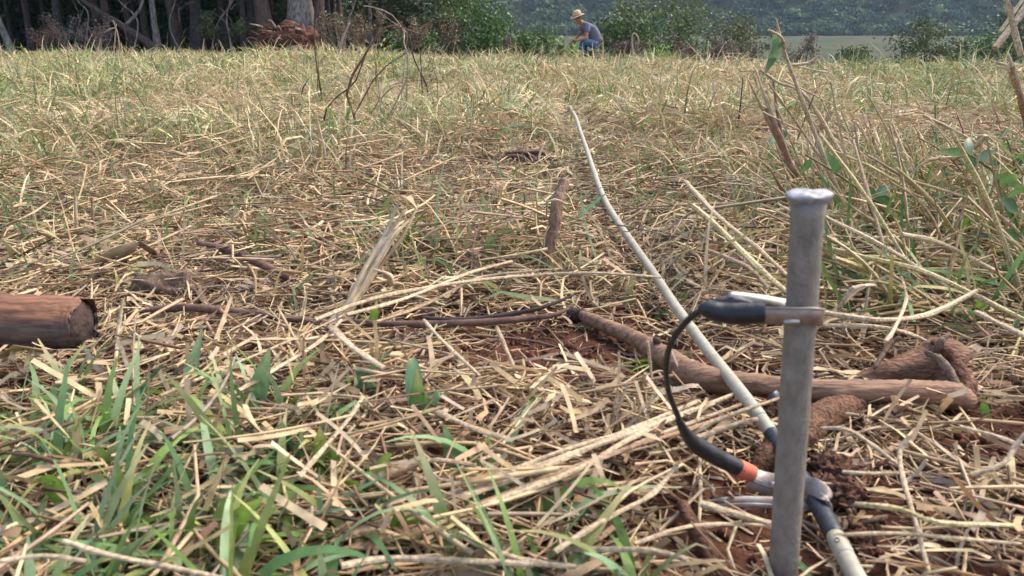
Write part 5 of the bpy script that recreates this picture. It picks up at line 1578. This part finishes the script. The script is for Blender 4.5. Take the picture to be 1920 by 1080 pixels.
def weed(stem_px, y, leaves, label, col=MG, w_=.005, mat_col_=None, lw=.019):
    """leafy weed: stem through photo points at distance y, leaves given by tip and base on the stem"""
    b = Vector(D(*stem_px[0], y)); b.z = gz1(b.x, b.y) - .005
    t = thing('leafy_weed', b, label, 'weed')
    pts = [b] + [D(px, py, y + .01 * i) for i, (px, py) in enumerate(stem_px[1:])]
    MB().tube(pts, [w_ * (1 - .5 * i / len(pts)) * .6 for i in range(len(pts))], 7, col=mat_col_ or (.18, .20, .06), sm=4).build('stem', 'blade', t)
    for (bx, by, tx, ty, c, k) in leaves:
        p, q = D(bx, by, y), D(tx, ty, y + rnd.uniform(-.03, .03))
        mid = p.lerp(q, .5) + Vector((0, 0, .006))
        dv = (q - p).normalized()
        sv = dv.cross(Vector((rnd.uniform(-.3, .3), -1, rnd.uniform(-.2, .5))))
        MB().blade(p, mid, q, lw * k, c, 8, side=sv, fold=.25).build('leaf', 'blade', t)
    return t


def build_weeds():
    DG = (.085, .18, .06); MGG = (.12, .24, .075); TEAL = (.10, .19, .11)
    weed([(1700, 445), (1660, 400), (1630, 370), (1560, 320), (1510, 290)], 1.42, [(1640, 375, 1670, 345, TEAL, 1), (1640, 375, 1680, 392, DG, 1.2), (1640, 370, 1620, 350, DG, .8), (1560, 325, 1585, 295, MGG, .9), (1570, 325, 1545, 280, MGG, .8), (1520, 300, 1500, 330, MGG, .8)], 'leafy weed with dark leaves just right of the stake head')
    weed([(1905, 380), (1870, 340), (1840, 305), (1815, 290)], 1.36, [(1815, 290, 1750, 286, MGG, .8), (1815, 288, 1816, 258, TEAL, .9), (1812, 292, 1832, 345, DG, 1.0), (1830, 300, 1868, 285, TEAL, .9), (1875, 342, 1915, 330, DG, 1.1), (1862, 330, 1920, 358, MGG, 1)], 'leafy weed with star of five leaves below the slanting cane')
    weed([(1960, 560), (1930, 480), (1900, 400), (1880, 370)], 1.22, [(1880, 368, 1910, 430, DG, 1.3), (1890, 370, 1925, 345, MGG, 1.1), (1905, 400, 1870, 372, TEAL, .9), (1915, 440, 1930, 415, DG, 1.0), (1920, 450, 1880, 435, MGG, .9)], 'leafy weed with drooping dark leaves at the right edge')
    weed([(1780, 520), (1790, 470), (1800, 430)], 1.36, [(1795, 440, 1770, 425, LG, .6), (1800, 430, 1830, 425, LG, .6), (1800, 440, 1820, 395, LG, .6), (1795, 450, 1860, 465, MGG, .8), (1790, 460, 1740, 445, MGG, .6)], 'small bright green weed below the star leaved weed')
    weed([(1885, 560), (1870, 530), (1890, 500), (1910, 470)], 1.16, [(1872, 530, 1858, 545, MGG, .8), (1868, 540, 1905, 478, MGG, 1.1), (1890, 500, 1920, 505, DG, .8)], 'green weed with one large pointed leaf at the right edge')
    weed([(1770, 660), (1775, 625), (1790, 600), (1830, 575)], .98, [(1765, 650, 1815, 585, DG, 1.1), (1770, 660, 1790, 640, TEAL, .7), (1830, 580, 1875, 576, MGG, .9), (1830, 580, 1845, 558, LG, .7), (1830, 585, 1825, 625, MGG, .6)], 'leafy weed rising behind the stout end of the branch')
    weed([(1580, 650), (1600, 640), (1640, 636), (1680, 645)], .97, [(1620, 640, 1560, 622, LG, .7), (1640, 638, 1600, 620, MGG, .7), (1650, 640, 1700, 655, MGG, 1.0), (1640, 645, 1610, 665, GG, .8), (1660, 640, 1680, 625, LG, .6)], 'low green leaves lying right of the stake below the clip')
    weed([(1390, 640), (1380, 630), (1370, 622)], 1.0, [(1370, 622, 1340, 610, MGG, 1.1), (1375, 622, 1410, 610, MGG, 1.2), (1370, 625, 1345, 638, MG, 1.0), (1380, 625, 1430, 622, DG, 1.1), (1380, 628, 1400, 645, MGG, 1.0)], 'low cluster of crinkled green leaves left of the stake')
    weed([(1250, 630), (1245, 615), (1240, 605)], 1.02, [(1240, 606, 1226, 595, MGG, 1.2), (1242, 606, 1268, 598, GG, 1.4), (1240, 610, 1225, 618, MG, 1.0), (1245, 612, 1275, 615, MGG, 1.1)], 'single crinkled green leaf plant left of the white cable')
    r = random.Random(33)
    for px, py, y, lab in ((1900, 300, 1.75, 'leafy weed at the right edge behind the slanting cane'), (1760, 430, 1.5, 'low spreading weed below the leafy star, right of the tall stalks'), (1900, 620, 1.05, 'low dark leaved weed at the right edge near the bent cane'),
                           (1860, 470, 1.3, 'green weed with many narrow leaves near the right edge'), (1480, 300, 1.9, 'leafy weed among the tangle behind the stake')):
        lv = []
        for k in range(11):
            bx, by = px + r.uniform(-35, 35), py + r.uniform(-45, 30)
            a = r.uniform(0, 6.28); L = r.uniform(28, 55) / y * 1.3
            lv.append((bx, by, bx + math.cos(a) * L, by + math.sin(a) * L * .7, r.choice((DG, MGG, TEAL, LG)), r.uniform(.55, 1.0)))
        weed([(px + 20, py + 90), (px + 10, py + 40), (px, py), (px - 12, py - 40)], y, lv, lab)
    # pods and leaf on the tallest stalk
    t = next(o for o in COL.objects if o.name.startswith('tall_stalk'))
    for a, b, c, k in (((1464, 92), (1440, 110), (.16, .27, .10), 1.2), ((1460, 60), (1447, 92), (.14, .25, .09), .8), ((1456, 95), (1434, 140), (.13, .23, .09), .8), ((1464, 70), (1452, 100), (.11, .2, .07), 1.0)):
        p, q = D(*a, 1.485), D(*b, 1.47)
        MB().blade(p, p.lerp(q, .5) + Vector((-.004, -.004, 0)), q, .017 * k, c, 8, side=(q - p).cross(Vector((0, -1, .2))), fold=.5).build('pod', 'blade', t)
    # broad leaved plants in front of the seated person
    def leafy(px, y, h, wd, n, pal, lab, seed, size):
        x = D(px, 100, y).x; o = Vector((x, y, gz1(x, y)))
        tt = thing('leafy_plant', o, lab, 'plant')
        r = random.Random(seed); mb = MB(); ends = []
        for k in range(7):
            e = o + Vector((r.uniform(-1, 1) * wd, r.uniform(-1, 1) * wd * .7, h * r.uniform(.5, 1)))
            mb.tube([o, o.lerp(e, .5) + Vector((0, 0, .06)), e], [.012, .009, .004], 5, col=(.10, .12, .05), sm=3); ends.append((o.lerp(e, .45), e))
        mb.build('stems', 'leaf', tt)
        for k in range(n):
            a, e = ends[k % 7]; p = a.lerp(e, r.uniform(0, 1.05))
            d = Vector((r.uniform(-1, 1), r.uniform(-1, .6), r.uniform(-.5, .35))).normalized()
            MB().blade(p, p + d * size * .5 + Vector((0, 0, size * .2)), p + d * size, size * .42, tuple(c * r.uniform(.75, 1.3) for c in r.choice(pal)), 5, fold=.2).build('leaf', 'leaf', tt)
        return tt
    leafy(1055, 18.9, .66, .40, 70, MIDG + LIGHTG, 'broad leaved green plant right in front of the seated person', 61, .22)
    leafy(1020, 20.5, .62, .36, 54, MIDG, 'leafy plant just left of the broad leaved plant', 62, .2)
    leafy(1078, 18.2, .34, .22, 40, LIGHTG, 'low leafy plant covering the feet of the seated person', 63, .2)


def build_dead_shrubs():
    def dead(label, base, lines, y, nm='dead_shrub', cat='shrub'):
        b = on(*base)
        t = thing(nm, b, label, cat)
        for pl, r0, mat in lines:
            pts = [D(px, py, y + .05 * math.sin(i * 1.3 + px)) if not (i == 0) else b + Vector(((px - base[0]) / F * y, .03 * math.sin(px), -.01)) for i, (px, py) in enumerate(pl)]
            MB().tube(pts, [r0 * .55 * (1 - .6 * i / (len(pl) - 1)) for i in range(len(pl))], 6, jit=.12, sm=2).build('twig', mat, t)
        return t
    b = (655, 262); y = on(*b).y
    dead('leafless dead shrub of crossing twigs, left of centre', b, [
        ([(690, 262), (650, 178), (680, 110), (712, 62), (740, 48), (780, 62), (800, 66)], .010, 'stick'),
        ([(640, 255), (700, 150), (745, 110), (800, 75)], .006, 'stick'),
        ([(600, 255), (612, 205), (640, 175), (668, 150), (700, 60), (720, 50)], .007, 'twig_dark'),
        ([(700, 260), (765, 145), (757, 80), (757, 60), (735, 28), (700, 14), (680, 11)], .007, 'twig_pale'),
        ([(745, 262), (760, 100), (763, 62), (745, 48), (700, 14)], .004, 'twig_pale'),
        ([(720, 262), (705, 110), (690, 80), (683, 76)], .005, 'twig_pale'),
        ([(665, 262), (710, 190), (735, 165), (745, 160)], .005, 'stick')], y)
    b = (812, 205); y = on(*b).y
    dead('dark forked dead stem right of the leafless shrub', b, [
        ([(806, 205), (800, 160), (785, 130), (775, 105), (768, 64)], .012, 'twig_dark'),
        ([(795, 205), (790, 140), (788, 100), (780, 65)], .008, 'twig_dark'),
        ([(818, 205), (820, 150), (805, 110), (798, 85)], .006, 'stick'),
        ([(770, 200), (800, 180), (815, 172)], .008, 'twig_dark')], y, 'dead_sapling')
    b = (598, 330); y = on(*b).y
    dead('pale dry twig standing left of the grass clump', b, [([(610, 325), (608, 280), (596, 230), (586, 205)], .008, 'twig_pale'), ([(600, 330), (580, 250), (565, 235), (545, 215)], .005, 'twig_pale'), ([(612, 330), (580, 280), (572, 262)], .003, 'twig_pale')], y, 'dry_twig', 'twig')
    b = (605, 200); y = on(*b).y
    dead('thin reddish dead weed standing before the uprooted stump', b, [([(604, 205), (600, 160), (592, 110), (590, 60), (594, 35)], .010, 'root'), ([(560, 205), (568, 165), (585, 140)], .008, 'twig_dark'), ([(605, 200), (595, 170), (598, 120)], .006, 'twig_dark')], y, 'dead_weed', 'weed')
    b = (970, 210); y = on(*b).y
    dead('small bare dark shrub left of the cable end', b, [([(968, 210), (990, 160), (1000, 140)], .006, 'twig_dark'), ([(975, 208), (1000, 180), (1030, 150)], .005, 'twig_dark'), ([(970, 210), (965, 180), (960, 155)], .004, 'stick'), ([(935, 215), (940, 175), (942, 140)], .007, 'twig_dark'), ([(980, 210), (1020, 195), (1040, 140)], .004, 'stick')], y)
    b = (1385, 260); y = on(*b).y
    dead('thin dark bare stick standing left of the tall stalks', b, [([(1383, 262), (1388, 200), (1393, 145)], .008, 'twig_dark')], y, 'dark_stick', 'stick')
    b = (218, 112); y = 14.0
    o = D(218, 112, y); o.z = gz1(o.x, o.y)
    t = thing('dead_weed', o, 'forked whitish dead weed standing at the forest edge', 'weed')
    for pl in ([(225, 112), (222, 70), (212, 38)], [(212, 112), (216, 70), (218, 45)], [(217, 52), (205, 55), (194, 62)]):
        MB().tube([D(px, py, y) for px, py in pl], [.014, .012, .007], 6, sm=4).build('twig', 'twig_pale', t)
    o = D(528, 120, 15.0); o.z = gz1(o.x, o.y)
    t = thing('dead_weed', o, 'pale forked twig standing before the uprooted stump', 'weed')
    for pl in ([(528, 128), (528, 108), (515, 101)], [(528, 108), (535, 104), (545, 103)], [(528, 110), (543, 119), (545, 121)], [(563, 118), (565, 106), (578, 105), (585, 112)]):
        MB().tube([D(px, py, 15.0) for px, py in pl], [.012, .012] + [.008] * (len(pl) - 2), 6, sm=4).build('twig', 'twig_pale', t)
    o = D(632, 118, 12.0); o.z = gz1(o.x, o.y)
    MB().tube([o, D(640, 80, 12), D(656, 42, 12)], [.018, .016, .010], 6, jit=.08, sm=4).build('dead_stalk', 'twig_pale', label='straight pale dead stalk leaning right beyond the dead shrub', cat='stalk', origin=o)
    # yellow green weed behind the dead shrub
    o = D(705, 150, 6.2); o.z = gz1(o.x, o.y)
    t = thing('yellow_weed', o, 'yellow green leafy weed behind the twigs of the dead shrub', 'weed')
    r = random.Random(19)
    MB().tube([o, D(705, 120, 6.2), D(712, 92, 6.2)], [.006, .005, .003], 6, col=(.2, .2, .06), sm=3).build('stem', 'leaf', t)
    for k in range(60):
        p = D(708 + r.gauss(0, 18), 116 + r.gauss(0, 16), 6.2 + r.uniform(-.06, .06))
        d = Vector((r.uniform(-1, 1), r.uniform(-1, 1), r.uniform(-.6, .5))).normalized() * .05
        MB().blade(p, p + d * .5 + Vector((0, 0, .008)), p + d, .018, (.30 * r.uniform(.8, 1.2), .36 * r.uniform(.8, 1.1), .06), 4, fold=.2).build('leaf', 'leaf', t)


build_stalks()
build_split_stalk()
build_tufts()
build_weeds()
build_dead_shrubs()


# ================================================================== THE PERSON ON THE STUMP
def skin_mesh(name, verts, edges, radii, mat, parent=None, root=0, sub=2):
    org = parent_origin(parent) if parent is not None else Vector(verts[0])
    me = bpy.data.meshes.new(name)
    me.from_pydata([(Vector(v) - org)[:] for v in verts], edges, [])
    o = bpy.data.objects.new(name, me); COL.objects.link(o)
    if parent is not None: o.parent = parent
    else: o.location = org
    me.materials.append(M[mat])
    sk = o.modifiers.new('skin', 'SKIN'); sk.use_smooth_shade = True
    ss = o.modifiers.new('sub', 'SUBSURF'); ss.levels = sub; ss.render_levels = sub
    lay_ = me.skin_vertices[0].data if me.skin_vertices else None
    if lay_ is None:
        me.attributes  # ensure layer
        bpy.context.view_layer.objects.active = o
        bpy.ops.mesh.customdata_skin_add()
        lay_ = me.skin_vertices[0].data
    for i, r in enumerate(radii):
        lay_[i].radius = r if hasattr(r, '__len__') else (r, r)
        lay_[i].use_root = (i == root)
    return o


def build_person():
    Y = 20.0

    def p(px, py, dy=0): return D(px, py, Y + dy)
    hipc = p(1117, 82)
    # skeleton, from the photo: seated, bent forward, left forearm over the left knee
    J = {
        'pel': hipc, 'sp1': p(1117, 72), 'sp2': p(1112, 60), 'chest': p(1103, 52), 'neck0': p(1094, 46, -.01), 'neck': p(1089, 42, -.03), 'head0': p(1084, 37.5, -.05), 'head1': p(1082, 31, -.05),
        'shl': p(1101, 49, -.20), 'ell': p(1099, 71, -.30), 'wrl': p(1078, 77, -.36), 'shr': p(1097, 48, .17), 'elr': p(1083, 68, .16), 'wrr': p(1074, 77, -.06),
        'hpl': p(1116, 83, -.11), 'knl': p(1092, 78, -.24), 'anl': p(1088, 104, -.20), 'hpr': p(1114, 83, .11), 'knr': p(1096, 79, .16), 'anr': p(1096, 104, .16),
        'fl': p(1079, 107, -.26), 'fr': p(1087, 107, .12),
    }
    for k in ('anl', 'anr'):
        J[k].z = gz1(J[k].x, J[k].y) + .09
    for k in ('fl', 'fr'):
        J[k].z = gz1(J[k].x, J[k].y) + .035
    names = list(J)
    E = [('pel', 'sp1'), ('sp1', 'sp2'), ('sp2', 'chest'), ('chest', 'neck0'), ('neck0', 'neck'), ('neck', 'head0'), ('head0', 'head1'), ('chest', 'shl'), ('shl', 'ell'), ('ell', 'wrl'), ('chest', 'shr'), ('shr', 'elr'), ('elr', 'wrr'),
         ('pel', 'hpl'), ('hpl', 'knl'), ('knl', 'anl'), ('anl', 'fl'), ('pel', 'hpr'), ('hpr', 'knr'), ('knr', 'anr'), ('anr', 'fr')]
    rad = dict(pel=.095, sp1=.10, sp2=.115, chest=.12, neck0=.07, neck=.058, head0=.085, head1=.09, shl=.062, ell=.043, wrl=.032, shr=.062, elr=.043, wrr=.032, hpl=.08, knl=.062, anl=.042, hpr=.08, knr=.062, anr=.042, fl=.035, fr=.035)
    V = [J[k] for k in names]; R_ = [rad[k] for k in names]
    ed = [(names.index(a), names.index(b)) for a, b in E]
    # hands: palm and five fingers each, hanging over the knee
    for wr, el in (('wrl', 'ell'), ('wrr', 'elr')):
        d = (J[wr] - J[el]).normalized()
        side = d.cross(Vector((0, 0, 1))).normalized()
        V.append(J[wr] + d * .055); R_.append((.030, .018)); ip = len(V) - 1
        ed.append((names.index(wr), ip))
        for q in range(4):
            a = J[wr] + d * .10 + side * (.028 - q * .019)
            b = a + d * (.028 if q in (0, 3) else .038) + Vector((0, 0, -.028))
            c = b + d * .006 + Vector((0, 0, -.026))
            V += [a, b, c]; R_ += [.010, .009, .008]
            ed += [(ip, len(V) - 3), (len(V) - 3, len(V) - 2), (len(V) - 2, len(V) - 1)]
        a = J[wr] + d * .045 + side * .045 + Vector((0, 0, -.01)); b = a + d * .035 + side * .012 + Vector((0, 0, -.018))
        V += [a, b]; R_ += [.011, .009]; ed += [(ip, len(V) - 2), (len(V) - 2, len(V) - 1)]
    body = skin_mesh('person', V, ed, R_, 'skin', None, 0, 1)
    tag(body, 'person in straw hat, grey T-shirt and jeans sitting bent forward at the field edge', 'person')

    def sub(keys, edges, radii, nm, mat):
        vs = [J[k] if isinstance(k, str) else k for k in keys]
        return skin_mesh(nm, vs, edges, radii, mat, body, 0, 2)
    # clothes
    el_l = J['shl'].lerp(J['ell'], .62); el_r = J['shr'].lerp(J['elr'], .62)
    shirt_bottom = J['pel'] + Vector((.015, 0, .005))
    sub([shirt_bottom, 'sp1', 'sp2', 'chest', 'neck0', 'shl', el_l, 'shr', el_r], [(0, 1), (1, 2), (2, 3), (3, 4), (3, 5), (5, 6), (3, 7), (7, 8)], [.178, .165, .165, .165, .085, .092, .075, .092, .075], 'tshirt', 'tshirt')
    al, ar = J['anl'] + Vector((0, 0, .02)), J['anr'] + Vector((0, 0, .02))
    sub(['pel', J['pel'] + Vector((0, 0, .09)), 'hpl', 'knl', al, 'hpr', 'knr', ar], [(0, 1), (0, 2), (2, 3), (3, 4), (0, 5), (5, 6), (6, 7)], [.155, .15, .118, .085, .062, .118, .085, .062], 'jeans', 'denim')
    for a, f in (('anl', 'fl'), ('anr', 'fr')):
        sub([J[a] + Vector((0, 0, .0)), J[a] + Vector((0, 0, -.045)), J[f] + Vector((0, 0, .01)), J[f] + (J[f] - J[a]) * .4 + Vector((0, 0, .02))], [(0, 1), (1, 2), (2, 3)], [.055, .055, .045, .04], 'boot', 'boot')
    # face: turned to the left and down
    hc = J['head0'].lerp(J['head1'], .45)
    fw = Vector((-.80, -.52, -.30)).normalized(); up = Vector((-.22, -.12, .97)); up = (up - fw * up.dot(fw)).normalized(); rt = fw.cross(up)

    def hp(f, u, r_): return hc + fw * f + up * u + rt * r_
    MB().tube([hp(.085, .02, 0), hp(.112, -.012, 0), hp(.122, -.030, 0), hp(.096, -.040, 0)], [.009, .014, .017, .010], 8, sm=3).build('nose', 'skin', body)
    for s in (-1, 1):
        MB().blob(hp(.088, .012, .034 * s), (.013, .013, .009), nu=10, nv=6, rough=0).build('eye', 'eye', body)
        MB().tube([hp(.094, .030, .014 * s), hp(.097, .036, .034 * s), hp(.085, .030, .055 * s)], [.005, .006, .003], 6).build('eyebrow', 'hair', body)
        MB().tube([hp(-.005, .022, .090 * s), hp(-.012, .0, .100 * s), hp(.0, -.03, .090 * s)], [.012, .020, .010], 8, sm=3, flat=.6).build('ear', 'skin', body)
    MB().tube([hp(.090, -.064, -.026), hp(.100, -.062, 0), hp(.090, -.064, .026)], [.003, .007, .003], 6, sm=2).build('mouth', 'lip', body)
    MB().blob(hp(.050, -.090, 0), (.052, .050, .032), nu=14, nv=8, rough=.05).build('chin', 'skin', body)
    MB().blob(hp(-.030, .005, 0), (.088, .092, .080), nu=18, nv=10, rough=.08).build('hair', 'hair', body)
    # straw hat
    c = hp(-.005, .062, 0)
    mb = MB(); nu = 28; vs = []
    prof = [(.172, -.010), (.155, .0), (.13, .006), (.108, .008), (.106, .03), (.100, .07), (.086, .105), (.055, .122), (.0, .116)]
    for r_, h in prof:
        for i in range(nu):
            a = 6.2832 * i / nu
            dip = -.022 * max(0, math.cos(a)) ** 2 if r_ > .14 else 0
            vs.append(c + fw * math.cos(a) * r_ * (1.05 if r_ > .12 else 1) + rt * math.sin(a) * r_ * .92 + up * (h + dip + (.012 * math.sin(a) ** 2 if r_ > .16 else 0)))
    fs = [(j * nu + i, j * nu + (i + 1) % nu, (j + 1) * nu + (i + 1) % nu, (j + 1) * nu + i) for j in range(len(prof) - 1) for i in range(nu)]
    mb.add(vs, fs)
    hat = mb.build('hat', 'hat_straw', body)
    so = hat.modifiers.new('thick', 'SOLIDIFY'); so.thickness = .006
    mb = MB(); mb.tube([c + fw * math.cos(a) * .1085 + rt * math.sin(a) * .100 + up * .018 for a in [6.2832 * k / 24 for k in range(25)]], .009, 6, flat=1.2, cap=False); mb.build('hat_band', 'boot', body)
    # seat
    o = hipc.copy(); o.x += .02; o.z = gz1(o.x, o.y)
    t = thing('seat_stump', o, 'low dark stump under the seated person', 'stump')
    top = hipc.z - .165
    MB().tube([o + Vector((0, 0, -.05)), o + Vector((0, 0, .10)), Vector((o.x, o.y, top - .02)), Vector((o.x, o.y, top))], [.26, .20, .18, .165], 16, jit=.08).build('bole', 'bark_dark', t)
    for k in range(5):
        a = 1.25 * k
        MB().tube([o + Vector((math.cos(a) * .15, math.sin(a) * .15, .12)), o + Vector((math.cos(a) * .32, math.sin(a) * .32, .03)), o + Vector((math.cos(a) * .42, math.sin(a) * .42, -.04))], [.06, .045, .02], 6, sm=3).build('root', 'bark_dark', t)


build_person()


# ================================================================== AIR
def build_haze():
    mb = MB()
    x0, x1, y0, y1, z0, z1 = -990, 990, -40, 990, -8, 330
    vs = [(x, y, z) for z in (z0, z1) for y in (y0, y1) for x in (x0, x1)]
    mb.add(vs, [(0, 2, 3, 1), (4, 5, 7, 6), (0, 1, 5, 4), (2, 6, 7, 3), (0, 4, 6, 2), (1, 3, 7, 5)])
    m = bpy.data.materials.new('haze'); m.use_nodes = True
    t = m.node_tree
    t.nodes.remove(t.nodes['Principled BSDF'])
    v = t.nodes.new('ShaderNodeVolumePrincipled')
    v.inputs['Color'].default_value = (.60, .78, 1.0, 1)
    v.inputs['Density'].default_value = 0.00024
    v.inputs['Anisotropy'].default_value = 0.0
    t.links.new(v.outputs[0], t.nodes['Material Output'].inputs['Volume'])
    mb.build('haze', m, kind='stuff', label='thin bluish air between field and far hill', smooth=False)


build_haze()
